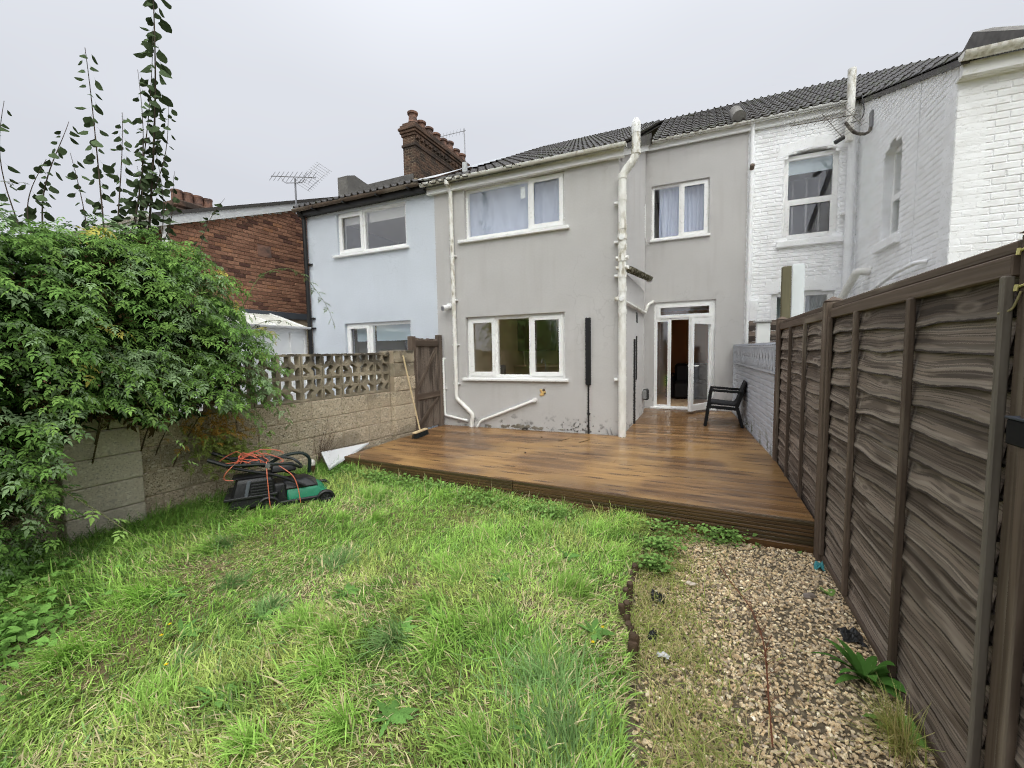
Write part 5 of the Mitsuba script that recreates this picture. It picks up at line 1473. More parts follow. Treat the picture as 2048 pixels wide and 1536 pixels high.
rosette(thing("leafy_weed", "broad pale-green leaf clump at the fence foot below the dock plant", "weed"), .74, 2.13, .0, 5, .20, .06, (.20, .38, .08), .35, 3, True, .3, 3.2, 3.5)
rosette(thing("leafy_weed", "small pale-green weed by the dark fence post base", "weed"), .70, 3.70, .0, 16, .13, .05, (.24, .40, .12), .9, 3, True, .7)
rosette(thing("leafy_weed", "little bright green weed along the fence foot beside the blue scrap", "weed"), .745, 3.1, .0, 10, .08, .035, (.22, .38, .09), .5, 2, True, .4)
for i, (x, y, z) in enumerate(((-2.605, 1.225, .11), (-2.54, 1.155, .11), (-2.29, 1.05, .10), (-.443, 2.077, .12), (-.466, 1.96, .11))):
    b = thing("buttercup", "tiny yellow buttercup above the grass, " + ("farthest of the three at the left", "middle one of the three at the left", "nearest of the three at the left", "farther of the two by the log edging", "nearer of the two by the log edging")[i], "flower", "yellow buttercups in the lawn")
    mb = MB()
    for a in np.arange(5) * 1.2566:
        c_, s_ = math.cos(a), math.sin(a)
        mb.add([[x, y, z], [x + .007 * c_ - .004 * s_, y + .007 * s_ + .004 * c_, z + .004], [x + .010 * c_, y + .010 * s_, z + .005], [x + .007 * c_ + .004 * s_, y + .007 * s_ - .004 * c_, z + .004]], [[0, 1, 2, 3]], None, (.75, .55, .02))
    put(f"{b}__petals", mb, "leaf")
    put(f"{b}__stem", MB().add(*tube([(x, y, z - .08), (x, y, z)], .0012, 4), C=(.1, .18, .04)), "paint")


def leaflet(l, w, fold=.25):
    return np.array([[0, 0, 0], [.38 * l, w * .5, fold * w], [.38 * l, 0, 0], [.38 * l, -w * .5, fold * w], [.75 * l, w * .24, .12 * w], [.75 * l, -w * .24, .12 * w], [l, 0, -.10 * l]]), np.array([[0, 2, 1], [0, 3, 2], [1, 2, 4], [2, 3, 5], [4, 2, 6], [2, 5, 6]])


# clover-like weeds along the deck front
def weed_patch(key, pts, n, L, col, h):
    mb = MB(); TV, TF_ = leaflet(1, .8)
    i = gr.integers(0, len(pts), n); p = np.asarray(pts)[i]
    x, y = p[:, 0] + gr.normal(0, 1, n) * p[:, 2], p[:, 1] + gr.normal(0, 1, n) * p[:, 2] * .6
    y = np.minimum(y, dfront(x) - .03)
    z = p[:, 3] + gr.uniform(.02, 1, n) ** .8 * h
    az = gr.uniform(0, 6.28, n); f = np.stack([np.cos(az), np.sin(az), gr.normal(.1, .35, n)], 1)
    V, F = scatter(TV, TF_, frames(f, np.tile([0, 0, 1.0], (n, 1)) + gr.normal(0, .3, (n, 3))), np.stack([x, y, z], 1), L * gr.uniform(.6, 1.3, n))
    mb.add(V, F, None, np.repeat(np.array(col) * gr.uniform(.6, 1.4, (n, 1)), len(TV), 0))
    k = put(key, mb, "leaf", True)
    return k


labels[weed_patch("ground_weeds", [(-3.95, 3.72, .12, .06), (-3.65, 3.74, .13, .05), (-3.35, 3.72, .11, .05), (-3.0, 3.76, .14, .04), (-2.6, 3.72, .12, .03), (-2.0, 3.62, .14, .03), (-1.45, 3.55, .18, .03), (-1.2, 3.5, .12, .03), (-.2, 3.6, .12, .0), (.15, 3.62, .10, .0), (-.26, 3.25, .07, .0), (-.28, 2.95, .05, .0)], 3200, .034, (.20, .34, .09), .12)] = {"kind": "stuff", "label": "low clover-like weeds along the deck front"}
labels[weed_patch("ground_weeds__corner", [(-4.35, .95, .2, .05), (-4.1, 1.1, .2, .05), (-3.6, .85, .25, .04), (-3.3, .75, .2, .04)], 1500, .05, (.16, .31, .07), .14)] = {"kind": "stuff"}

# ================================================================== climbing bush over the wall
br = np.random.default_rng(21)
ELL = [((-4.75, 1.05, 1.85), (.78, .95, .80)), ((-4.80, 1.95, 1.85), (.75, .85, .78)), ((-4.62, 2.55, 1.45), (.50, .62, .62)), ((-4.45, .95, .85), (.45, .60, .60)), ((-4.95, 2.30, 2.25), (.60, .70, .48)), ((-4.55, 1.25, 1.30), (.66, .75, .55)), ((-4.52, 2.05, 1.25), (.58, .68, .45)), ((-4.9, .55, 2.1), (.8, .8, .6))]


def inside(P, k=1.0):
    v = np.zeros(len(P), bool)
    for c, r_ in ELL:
        v |= (((P - c) / (np.array(r_) * k)) ** 2).sum(1) < 1
    return v


def compound_leaf():
    """Pinnate leaf: three pairs of pointed leaflets and a longer end leaflet."""
    V, F, n = [], [], 0
    def put_l(pos, ang, l, w, droop):
        nonlocal n
        lv, lf = leaflet(l, w)
        c, s = math.cos(ang), math.sin(ang)
        lv = lv @ np.array([[c, s, 0], [-s, c, 0], [0, 0, 1.0]]); lv[:, 2] -= droop * np.linalg.norm(lv[:, :2], axis=1)
        V.append(lv + pos); F.append(lf + n); n += len(lv)
    for i, t in enumerate((.26, .58)):
        for s in (-1, 1):
            put_l(np.array([t, 0, -.12 * t * t]), s * (1.05 - .15 * i), .46 - .03 * i, .215, .15)
    put_l(np.array([.70, 0, -.08]), 0, .62, .27, .25)
    lv, lf = np.array([[0, .008, 0], [0, -.008, 0], [.72, 0, -.075]]), np.array([[0, 1, 2]])
    V.append(lv); F.append(lf + n)
    return np.vstack(V), np.vstack(F)


CLV, CLF = compound_leaf()
JB = thing("jasmine_bush", "big overgrown jasmine bush spilling over the block wall at the left edge", "bush")
# sprays: drooping shoots starting on the surface, each with pairs of leaves
pos, fwd, size, colr = [], [], [], []
J_MID, J_BRIGHT, J_PALE, J_YEL = np.array((.100, .195, .048)), np.array((.19, .315, .078)), np.array((.19, .275, .135)), np.array((.42, .38, .09))  # leaf tones, picked at random for each spray
wallx = lambda y: WO[0] + (y - WO[1]) * .075
sprays = 0
while sprays < 1350:
    c, r_ = ELL[br.choice(len(ELL), p=[.2, .18, .12, .10, .12, .11, .09, .08])]
    d = br.normal(size=3); d /= np.linalg.norm(d)
    if d[0] < -.45:
        continue
    P0 = np.array(c) + d * np.array(r_) * br.uniform(.72, 1.0)
    if inside(P0[None], .78)[0] and br.uniform() < .75:
        continue
    if P0[2] < .12 or (P0[0] < wallx(P0[1]) and P0[2] < 1.2):
        continue
    sprays += 1
    v = d * [1, .8, .55] + br.normal(size=3) * .35 + [.15, 0, .25]; v /= np.linalg.norm(v)
    L = br.uniform(.16, .46); m = int(5 + L * 16); tone = br.uniform(0, 1)
    base = J_MID + (J_BRIGHT - J_MID) * tone if br.uniform() < .72 else J_PALE
    if br.uniform() < .02:
        base = J_YEL
    for i in range(m):
        t = (i + .5) / m
        p = P0 + v * L * t + np.array([0, 0, -.9 * L * t * t]) * br.uniform(.6, 1.1)
        tang = v + np.array([0, 0, -1.6 * t])
        sd = np.cross(tang, [0, 0, 1.0]); sd /= np.linalg.norm(sd) + 1e-6
        f = .55 * tang + sd * (1 if i % 2 else -1) * .8 + np.array([0, 0, -.25]) + br.normal(size=3) * .25
        pos.append(p); fwd.append(f); size.append(br.uniform(.048, .100)); colr.append(base * br.uniform(.7, 1.3) * (1 + .25 * t))
pos, fwd, size, colr = map(np.array, (pos, fwd, size, colr))
ok = (pos[:, 2] > .06) & ((pos[:, 1] < 1.34) | (pos[:, 2] > 1.12 + .10 * np.sin(pos[:, 1] * 9)) | (pos[:, 1] > 2.75)) & ((pos[:, 0] > wallx(pos[:, 1]) + .01) | (pos[:, 2] > 1.56))
pos, fwd, size, colr = pos[ok], fwd[ok], size[ok], colr[ok]
up = np.tile([0.25, -.15, 1.0], (len(pos), 1)) + br.normal(size=(len(pos), 3)) * .25
RR = frames(fwd, up)
score = size / np.linalg.norm(pos - EYE, axis=1) * np.where(inside(pos, .88), .35, 1.0)
score[pos[:, 1] < .85] *= .3
order = np.argsort(-score)
for i in order[:240]:
    put(f"{JB}__leaf", (CLV * size[i] @ RR[i].T + pos[i], CLF, None, colr[i]), "leaf", True)
i = order[240:]
V, F = scatter(CLV, CLF, RR[i], pos[i], size[i])
mb = MB().add(V, F, None, np.repeat(colr[i], len(CLV), 0))
# inner leaves, so that the depth of the bush is leaves too
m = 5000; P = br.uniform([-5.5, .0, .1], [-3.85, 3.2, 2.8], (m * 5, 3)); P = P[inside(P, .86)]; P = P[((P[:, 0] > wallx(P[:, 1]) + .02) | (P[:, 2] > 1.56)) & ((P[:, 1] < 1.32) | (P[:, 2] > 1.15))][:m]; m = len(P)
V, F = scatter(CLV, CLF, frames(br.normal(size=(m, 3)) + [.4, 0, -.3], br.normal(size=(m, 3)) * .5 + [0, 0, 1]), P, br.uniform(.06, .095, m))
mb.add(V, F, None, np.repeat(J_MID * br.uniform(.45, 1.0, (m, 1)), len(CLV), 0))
# dead and dark green leaves deep inside, with gap shade put into their colour
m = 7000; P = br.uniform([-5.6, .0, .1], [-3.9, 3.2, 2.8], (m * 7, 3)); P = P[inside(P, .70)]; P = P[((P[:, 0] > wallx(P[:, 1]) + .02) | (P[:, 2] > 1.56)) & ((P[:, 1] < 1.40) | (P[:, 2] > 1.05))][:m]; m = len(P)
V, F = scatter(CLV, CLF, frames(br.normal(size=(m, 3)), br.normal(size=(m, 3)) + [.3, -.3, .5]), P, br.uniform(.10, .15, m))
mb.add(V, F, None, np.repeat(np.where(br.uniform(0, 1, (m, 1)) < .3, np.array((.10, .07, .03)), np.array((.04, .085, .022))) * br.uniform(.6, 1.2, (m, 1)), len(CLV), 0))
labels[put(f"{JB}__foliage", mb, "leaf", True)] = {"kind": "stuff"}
mb = MB()
for i in range(70):
    c, r_ = ELL[br.integers(0, len(ELL))]
    d = br.normal(size=3); d /= np.linalg.norm(d); e = np.array(c) + d * np.array(r_) * .95
    s = np.array([wallx(e[1]) - .1, .6 * e[1] + .7, max(.3, e[2] - .9)]); q = (s + e) / 2 + [0, 0, .15]
    t = np.linspace(0, 1, 8)[:, None]
    mb.add(*tube((1 - t) ** 2 * s + 2 * t * (1 - t) * q + t * t * e, np.linspace(.009, .003, 8), 5), C=np.array((.10, .075, .045)) * br.uniform(.6, 1.2))
put(f"{JB}__stems", mb, "dull", 40)
# yellowing patch hanging on the wall, long bare shoots
m = 420; yy2 = br.normal(2.62, .17, m); zz = br.normal(.70, .15, m) - .25 * (yy2 - 2.62); P = np.stack([wallx(yy2) + .05 + np.abs(br.normal(0, .10, m)), yy2, zz], 1)
V, F = scatter(CLV, CLF, frames(br.normal(size=(m, 3)) * .6 + [.7, 0, -.4], np.tile([.3, 0, 1.0], (m, 1))), P, br.uniform(.05, .08, m))
cc = np.where((P[:, 2] + br.normal(0, .08, m) > .80)[:, None], np.array((.45, .27, .06)), np.array((.25, .32, .075))) * br.uniform(.6, 1.3, (m, 1))
labels[put(f"{JB}__yellowing_foliage", (V, F, None, np.repeat(cc, len(CLV), 0)), "leaf", True, )] = {"kind": "stuff", "label": "yellow and orange leaves hanging low on the wall"}


def strand(key, pts, n, size_, col, stem=.004, both=True, mat_="leaf"):
    p = bend(pts, .25, 8); L = np.concatenate([[0], np.cumsum(np.linalg.norm(np.diff(p, axis=0), axis=1))])
    s = put(f"{key}__shoot", MB().add(*tube(p, np.linspace(stem, stem * .4, len(p)), 5), C=(.14, .15, .06)), "dull", 40)
    for i in range(n):
        t = L[-1] * (i + .6) / n; q = np.array([np.interp(t, L, p[:, k]) for k in range(3)]); a = np.array([np.interp(t + .01, L, p[:, k]) for k in range(3)]) - q
        sd = np.cross(a, [0, 0, 1.0]); sd /= np.linalg.norm(sd) + 1e-9; a /= np.linalg.norm(a) + 1e-9
        f = a * .5 + sd * (1 if i % 2 else -1) + br.normal(size=3) * .3 - [0, 0, .3]
        R = frames(f[None], np.array([[.2, 0, 1.0]]) + br.normal(size=(1, 3)) * .2)[0]
        put(f"{s}__leaf", (CLV * size_ * br.uniform(.7, 1.2) @ R.T + q, CLF, None, np.array(col) * br.uniform(.7, 1.3)), mat_, True)


strand(JB, [(-4.0, 1.65, 1.60), (-3.95, 1.85, 1.15), (-3.95, 2.05, .80), (-4.1, 2.15, .62)], 8, .095, (.25, .38, .12))
strand(JB, [(-4.0, 1.15, .85), (-3.85, 1.4, .55), (-3.6, 1.5, .35), (-3.35, 1.55, .25)], 8, .10, (.24, .37, .10))
strand(JB, [(-4.5, 3.0, 2.05), (-4.5, 3.25, 2.50), (-4.5, 3.75, 2.62), (-4.5, 4.15, 2.20), (-4.5, 4.25, 1.95)], 24, .085, (.17, .23, .10), .005)
strand(JB, [(-4.5, 2.9, 1.7), (-4.45, 3.2, 1.95), (-4.45, 3.5, 1.95)], 10, .075, (.11, .15, .07), .004)
strand(JB, [(-4.2, 2.8, 1.3), (-4.2, 3.1, 1.0), (-4.22, 3.3, .75)], 7, .08, (.19, .31, .10), .003)
strand(JB, [(-4.9, .9, 2.5), (-4.9, 1.2, 2.85), (-4.9, 1.6, 2.95)], 14, .05, (.18, .21, .13), .003)

# ================================================================== tall shoots behind the bush
SH = thing("tall_shrub", "tall thin leafy shoots rising against the sky behind the jasmine bush", "shrub")


def heart():
    t = np.linspace(-1, 1, 9); o = []
    V = [[0, 0, 0]]
    for a in np.linspace(-2.5, 2.5, 9):
        r_ = .5 * (1 + .38 * math.cos(a)) * (1 - .12 * (abs(math.sin(3 * a)))); V.append([.42 + r_ * math.cos(a), r_ * math.sin(a), -.18 * abs(math.sin(a)) - .22 * (.4 + .5 * math.cos(a)) ** 2])
    V.append([.38, 0, .06])
    F = [[10, i, i + 1] for i in range(1, 9)] + [[10, 9, 0], [10, 0, 1]]
    V.append([0, .012, 0]); V.append([-.45, 0, .22]); V.append([0, -.012, 0])
    F += [[0, 11, 12], [0, 12, 13]]
    return np.array(V), np.array(F)


HV, HF = heart()
stems = [((-5.3, 1.63, 2.5), (-5.3, 1.66, 3.68), 16, .052, .006), ((-5.3, 1.80, 2.6), (-5.3, 2.02, 3.70), 24, .055, .007), ((-5.3, 2.25, 2.35), (-5.3, 2.195, 4.45), 38, .062, .009), ((-5.3, 2.30, 2.4), (-5.3, 2.44, 3.98), 32, .060, .008),
         ((-5.3, 2.42, 2.4), (-5.3, 2.78, 4.95), 24, .055, .008), ((-5.3, 2.55, 2.3), (-5.3, 2.86, 5.9), 84, .068, .013), ((-5.3, 2.66, 2.6), (-5.3, 2.78, 3.9), 14, .062, .005), ((-5.3, 2.95, 2.4), (-5.3, 3.42, 3.46), 18, .045, .006), ((-5.3, 2.50, 2.5), (-5.3, 2.56, 3.5), 16, .06, .006), ((-5.3, 1.70, 2.5), (-5.3, 1.86, 3.3), 12, .055, .006), ((-5.4, 1.3, 2.3), (-5.4, 1.45, 3.4), 12, .05, .006),
         ((-5.3, 2.40, 2.5), (-5.3, 2.60, 3.75), 26, .062, .007), ((-5.3, 2.60, 3.1), (-5.3, 2.93, 4.3), 22, .060, .006), ((-5.3, 2.15, 2.5), (-5.3, 2.02, 3.45), 16, .058, .006), ((-5.3, 2.5, 2.6), (-5.35, 2.66, 4.5), 30, .060, .007), ((-5.35, 2.66, 2.6), (-5.3, 2.95, 3.6), 16, .058, .006)]
n_leaf, rest = 0, MB()
for a, b, n_, sz, r_ in sorted(stems, key=lambda q: -q[2]):
    n_ = int(n_ * 1.3)
    a, b = np.array(a), np.array(b); t = np.linspace(0, 1, 14)[:, None]
    sway = np.stack([.05 * np.sin(t[:, 0] * 5 + a[1] * 9), .04 * np.sin(t[:, 0] * 4 + a[1] * 5), 0 * t[:, 0]], 1)
    p = a + (b - a) * t + sway
    s = put(f"{SH}__stem", MB().add(*tube(p, np.linspace(r_, r_ * .3, 14), 6), C=(.085, .065, .05)), "dull", 40)
    for i in range(n_):
        u = (.06 + .94 * (i + br.uniform(-.3, .3)) / n_); u = min(max(u, .02), 1)
        q = a + (b - a) * u + [np.interp(u, t[:, 0], sway[:, k]) for k in range(3)]
        az = i * 2.4 + br.normal() * .9; out_ = np.array([math.cos(az), math.sin(az), 0]); zz = sz * br.uniform(.65, 1.35) * (1.15 + .35 * u if n_ > 80 else 1.40 - .40 * u)
        f = out_ * .8 + np.array([0, 0, -.55 + br.normal() * .3])
        R = frames(f[None], np.array([[0, 0, 1.0]]) + br.normal(size=(1, 3)) * .25)[0]
        n_leaf += 1; lv, lc = HV * zz @ R.T + q + out_ * zz * .5, np.array((.085, .120, .060)) * br.uniform(.5, 1.6)
        if n_leaf <= 300:
            put(f"{s}__leaf", (lv, HF, None, lc), "leaf", True)
        else:
            rest.add(lv, HF, None, lc)
labels[put(f"{SH}__small_leaves", rest, "leaf", True)] = {"kind": "stuff"}

# dry twiggy plant against the wall, left of the white board
DT = thing("dry_twigs", "dry brown twiggy stem against the block wall behind the mower", "plant")
mb = MB(); q0 = np.array([wallx(3.75) + .06, 3.75, .18])
for i in range(16):
    e = q0 + [br.uniform(0, .06), .04 + br.uniform(-.1, .32), br.uniform(.25, .58)]; mid = (q0 + e) / 2 + br.normal(size=3) * .03
    t = np.linspace(0, 1, 7)[:, None]; mb.add(*tube((1 - t) ** 2 * q0 + 2 * t * (1 - t) * mid + t * t * e, np.linspace(.004, .0015, 7), 4), C=np.array((.075, .045, .03)) * br.uniform(.7, 1.3))
put(DT, mb, "dull", 40)
# reddish runner over the gravel
mb = MB().add(*tube(bend([(.13, 3.25, .03), (.19, 2.95, .045), (.285, 2.72, .04), (.32, 2.37, .05), (.285, 1.98, .045), (.27, 1.75, .04)], .2), .0035, 5), C=(.16, .06, .03))
for i in range(60):
    t = br.uniform(0, 1); y = 2.75 - t * .9; x = float(np.interp(y, [1.75, 1.98, 2.37, 2.72], [.27, .285, .32, .285]))
    e = np.array([x + br.normal() * .03, y + br.normal() * .05, .05 + br.uniform(0, .05)]); mb.add(*tube([(x, y, .045), e], .0012, 4), C=np.array((.17, .065, .035)) * br.uniform(.7, 1.3))
put(thing("dead_runner", "reddish dead weed runner trailing over the gravel", "weed"), mb, "dull", 40)

# ================================================================== lawn mower
MW = thing("lawn_mower", "green and black electric lawn mower with folded handles by the block wall", "lawn mower")
mo = np.array([-3.93, 2.40, .085]); md = np.array([.60, .80, 0.0]); md /= np.linalg.norm(md); mn = np.array([-md[1], md[0], 0])
MM = mat(mo, md, mn, (0, 0, 1))
BLK, GRN = (.010, .010, .011), (.010, .185, .095)


def taper(x0, x1, y0, y1, z0, z1, tx0=0, tx1=0, ty=0, b=.015):
    """Box whose top is drawn in: tx0, tx1 along x at either end, ty at both sides."""
    V, F, U = cbox(x0, x1, y0, y1, z0, z1, b=b); V = V.copy(); t = (V[:, 2] - z0) / (z1 - z0); xm = (V[:, 0] - x0) / (x1 - x0); ym = (V[:, 1] - y0) / (y1 - y0)
    V[:, 0] += t * (tx0 * (1 - xm) - tx1 * xm); V[:, 1] += t * ty * (1 - 2 * ym)
    return V, F, U


def mput(name, mb, m="paint", smooth=40):
    V, F, U, C = mb.get()
    return put(f"{MW}__{name}", (xf(MM, V), F, U, C), m, smooth)


mb = MB(); V, F, U = taper(-.05, .37, .0, .42, .02, .30, .09, .02, .045, .03); mb.add(V, F, U, BLK); V, F, U = taper(-.055, .38, -.006, .426, .13, .155, 0, 0, 0, .006); mb.add(V, F, U, (.02, .02, .021))
gb = mput("grass_box", mb)
mb = MB()
for i in range(5):
    mb.box(.16, .34, -.004 + .008 * i, .002 + .008 * i, .165 + .025 * i, .178 + .025 * i, b=.003, C=(.022, .022, .024))
V, F, U = taper(.105, .135, -.002, .05, .15, .295, .03, -.03, .02, .006); mb.add(V, F, U, (.10, .11, .13))
V, F, U = taper(.0, .3, .12, .3, .298, .318, .03, .03, .03, .008); mb.add(V, F, U, (.016, .016, .017))
mput("grass_box__ribs", mb)
mb = MB(); V, F, U = taper(.45, .86, .03, .40, .015, .145, .0, .12, .035, .025); mb.add(V, F, U, GRN); V, F, U = taper(.36, .80, .02, .41, .0, .05, 0, 0, 0, .01); mb.add(V, F, U, BLK)
mput("body", mb)
mb = MB(); V, F, U = taper(.37, .76, .06, .37, .135, .225, .05, .12, .06, .03); mb.add(V, F, U, BLK); V, F, U = taper(.30, .47, .04, .39, .03, .215, .02, .02, .03, .02); mb.add(V, F, U, BLK)
mput("motor_cover", mb)
for i, (lx, w_) in enumerate(((.80, -.005), (.80, .405), (.30, -.02), (.30, .43))):
    r_ = .085 if lx > .5 else .10
    mb = MB(); pr = [(.02, -.022), (r_ * .55, -.024), (r_ * .62, -.012), (r_ - .012, -.026), (r_, -.018), (r_, .018), (r_ - .012, .026), (r_ * .62, .012), (r_ * .55, .024), (.02, .022)]
    V, F = lathe(pr, (0, 0, 0), 20); V = V[:, [0, 2, 1]]; mb.add(V + [lx, w_, r_ - .085 + .02], F, None, (.013, .013, .014))
    wk = mput("wheel", mb)
    mb = MB()
    for a in np.arange(6) * 1.047:
        mb.add(*tube([(lx, w_ - .024, r_ - .065), (lx + r_ * .55 * math.cos(a), w_ - .024, r_ - .065 + r_ * .55 * math.sin(a))], .006, 5), C=(.03, .03, .032))
    V, F, U, C = mb.get(); put(f"{wk}__spokes", (xf(MM, V), F, U, C), "paint")
for s in (.06, .36):
    mput("lower_handle", MB().add(*tube(bend([(.62, s, .16), (.40, s, .30), (.10, s - .0, .40), (-.02, s, .45)], .1), .014, 8), C=BLK))
mput("upper_handle", MB().add(*tube(bend([(-.02, .05, .46), (.30, .05, .43), (.52, .06, .40), (.60, .12, .33), (.60, .30, .33), (.52, .36, .40), (.30, .37, .43), (-.02, .37, .46)], .09), .014, 8), C=(.012, .016, .015)))
mput("hoop_handle", MB().add(*tube(bend([(.30, .42, .34), (.45, .42, .42), (.62, .42, .43), (.70, .42, .36), (.68, .42, .20)], .1, 6), .017, 8), C=(.010, .022, .018)))
mb = MB(); V, F, U = taper(.08, .32, .12, .30, .40, .47, .03, .05, .03, .02); mb.add(V, F, U, BLK); V, F, U = taper(.32, .56, .16, .32, .30, .37, .02, .03, .02, .02); mb.add(V, F, U, BLK)
mput("switch_box", mb)
for s in (.05, .37):
    mput("grip", MB().add(*tube([(-.02, s, .46), (-.16, s + .02, .53)], .02, 8), C=BLK))
    mput("clamp_knob", MB().add(*tube([(.31, s - .03, .42), (.31, s - .055, .42)], .022, 8), C=(.16, .16, .16)))
OC = thing("extension_cord", "bundle of orange extension cord draped over the lawn mower handles", "cord")
cr = np.random.default_rng(8)
for j in range(2):
    t = np.linspace(0, 1, 130); a = t * 6.283 * (3 + j)
    P = np.stack([.16 + (.10 + .09 * np.sin(a * .37 + j)) * np.cos(a) + .12 * np.sin(a * .21 + 2 * j), .20 + (.10 + .06 * np.sin(a * .53 + j)) * np.sin(a), .475 + .035 * np.sin(a * .9 + j) - .28 * np.abs(.16 - (.16 + .16 * np.cos(a))) ** 1.0 * .9 + .02 * j], 1)
    V, F, U = tube(P, .0042, 6)
    put(f"{OC}__coil", (xf(MM, V), F, U, (.72, .17, .095)), "paint", False)
for pts in ([(.30, .06, .45), (.30, -.03, .38), (.305, -.05, .20), (.31, -.06, .04), (.33, -.09, .0)], [(.40, .06, .40), (.52, .0, .30), (.555, -.02, .18), (.57, -.03, .02)], [(.05, .05, .47), (-.03, .0, .40), (-.05, .04, .33), (.03, .02, .32)]):
    V, F, U = tube(bend(pts, .06), .0042, 6)
    put(f"{OC}__tail", (xf(MM, V), F, U, (.72, .19, .11)), "paint", False)

# ================================================================== black armchair
AC = thing("garden_armchair", "black plastic outdoor armchair against the grey painted wall", "chair")
AM = mat((.08, 7.62, DZ), (1, -.04, 0), (.04, 1, 0), (0, 0, 1))
KB = (.0095, .0095, .010)


def bar(a, b, w, d, C=KB):
    a, b = np.array(a, float), np.array(b, float); L = np.linalg.norm(b - a); e = (b - a) / L
    s = np.cross(e, [0, 1.0, 0]); s /= np.linalg.norm(s)
    V, F, U = cbox(0, L, -d / 2, d / 2, -w / 2, w / 2, b=.006)
    return xf(AM @ mat(a, e, (0, 1, 0), s), V), F, U, C


for y in (.03, .59):
    put(f"{AC}__front_leg", MB().add(*bar((.0, y, 0), (.075, y, .60), .05, .045)), "dull")
    put(f"{AC}__rear_leg", MB().add(*bar((.545, y, 0), (.46, y, .34), .05, .045)).add(*bar((.46, y, .33), (.545, y, .58), .045, .045)), "dull")
    put(f"{AC}__armrest", MB().add(*bar((.055, y, .605), (.56, y, .570), .038, .062)), "dull")
    put(f"{AC}__side_rail", MB().add(*bar((.04, y, .33), (.49, y, .30), .05, .035)), "dull")
put(f"{AC}__seat", MB().add(*bar((.05, .31, .395), (.44, .31, .355), .03, .50, (.022, .022, .024))), "dull")
put(f"{AC}__front_rail", MB().add(*bar((.055, .31, .345), (.085, .31, .342), .05, .52)), "dull")
bk = MB()
pr = [(.43, .36), (.465, .40), (.50, .50), (.545, .64), (.585, .74)]
for (xa, za), (xb, zb) in zip(pr, pr[1:]):
    bk.add(*bar((xa, .31, za), (xb, .31, zb + .004), .028, .52, (.020, .020, .022)))
put(f"{AC}__backrest", bk, "dull")

# ================================================================== broom against the pillar
BR = thing("broom", "yard broom with pale wooden handle leaning on the block wall pillar", "broom")
hb = np.array([-3.985, 5.36, .34]); ht = np.array([-4.165, 5.24, 1.52])
put(f"{BR}__handle", MB().add(*tube([hb, ht], .0125, 10), C=(.56, .45, .27)), "paint", False)
BM_ = mat((-3.98, 5.36, DZ), (-.15, .99, 0), (.99, .15, 0), (0, 0, 1))
V, F, U = cbox(-.2, .2, -.035, .035, .075, .10, b=.006); put(f"{BR}__head", (xf(BM_, V), F, U, (.55, .43, .26)), "paint")
mb = MB()
for i in range(420):
    a, b = br.uniform(-.19, .19), br.uniform(-.03, .03); V, F, U = tube([(a, b, .076), (a * 1.04, b * 1.5 + .004, .004)], .0022, 4, False); mb.add(xf(BM_, V), F, U, (.012, .016, .016))
labels[put(f"{BR}__bristles", mb, "paint")] = {"kind": "stuff"}

# white board lying between wall and deck; garden light stake
LBD = thing("loose_board", "white board lying wedged between the block wall and the deck corner", "board")
V = np.array([[-4.33, 3.78, .335], [-4.01, 3.60, .20], [-4.14, 4.02, .245], [-4.27, 4.55, .300]])
put(LBD, (np.vstack([V, V - [0, 0, .018]]), np.array([[0, 1, 2, 3], [7, 6, 5, 4], [0, 4, 5, 1], [1, 5, 6, 2], [2, 6, 7, 3], [3, 7, 4, 0]]), None, (.62, .63, .64)), "paint")
GS = thing("path_light", "short brown garden light stake with white cap beside the white board", "light")
put(f"{GS}__stake", MB().add(*tube([(-4.17, 3.50, .0), (-4.17, 3.50, .255)], .034, 14), C=(.075, .032, .022)), "paint", False)
V, F = lathe([(.036, 0), (.037, .03), (.030, .055), (.015, .068), (0, .07)], (-4.17, 3.50, .255), 14); put(f"{GS}__cap", (V, F, None, (.66, .62, .58)), "paint", True)
SHT = thing("plastic_sheet", "crumpled black plastic sheet under the deck corner by the fence post", "plastic sheet")


def crumple(cx_, cy_, z, w, d, h, seed, C, m="paint", n=18):
    u, v = np.meshgrid(np.linspace(-1, 1, n), np.linspace(-1, 1, n)); q = meshkit.fbm(np.stack([u * 2.3 + seed, v * 2.3, 0 * u], -1), 4)
    rad = np.clip(1 - (u ** 2 + v ** 2) * .8, 0, 1)
    V = np.stack([cx_ + u * w * (.8 + .4 * q), cy_ + v * d * (.8 + .4 * q), z + h * (q * 1.6 - .25) * rad ** .5], -1).reshape(-1, 3)
    F = np.array([[j * n + i, j * n + i + 1, (j + 1) * n + i + 1, (j + 1) * n + i] for j in range(n - 1) for i in range(n - 1)])
    return V, F, None, C


put(SHT, crumple(.68, 3.78, .01, .13, .10, .07, 3, (.010, .010, .011)), "paint")
put(thing("plastic_sheet", "torn black weed sheet showing beside the log edging, larger scrap", "plastic sheet"), crumple(-.225, 2.64, .012, .045, .055, .05, 9, (.012, .012, .012)), "paint")
put(thing("plastic_sheet", "small torn black weed sheet near the end of the log edging", "plastic sheet"), crumple(-.215, 2.26, .012, .025, .05, .04, 14, (.012, .012, .012)), "paint")
put(thing("plastic_sheet", "black plastic corner sticking out at the middle of the near fence foot", "plastic sheet"), crumple(.75, 2.66, .01, .05, .06, .05, 4, (.014, .014, .014)), "paint")
put(thing("plastic_scrap", "crumpled turquoise scrap at the fence post base", "litter"), crumple(.765, 3.42, .02, .03, .035, .06, 6, (.06, .28, .30)), "paint")
put(thing("plastic_scrap", "white scrap lying at the end of the log edging", "litter"), crumple(-.15, 2.12, .02, .03, .015, .025, 5, (.62, .63, .64)), "paint")


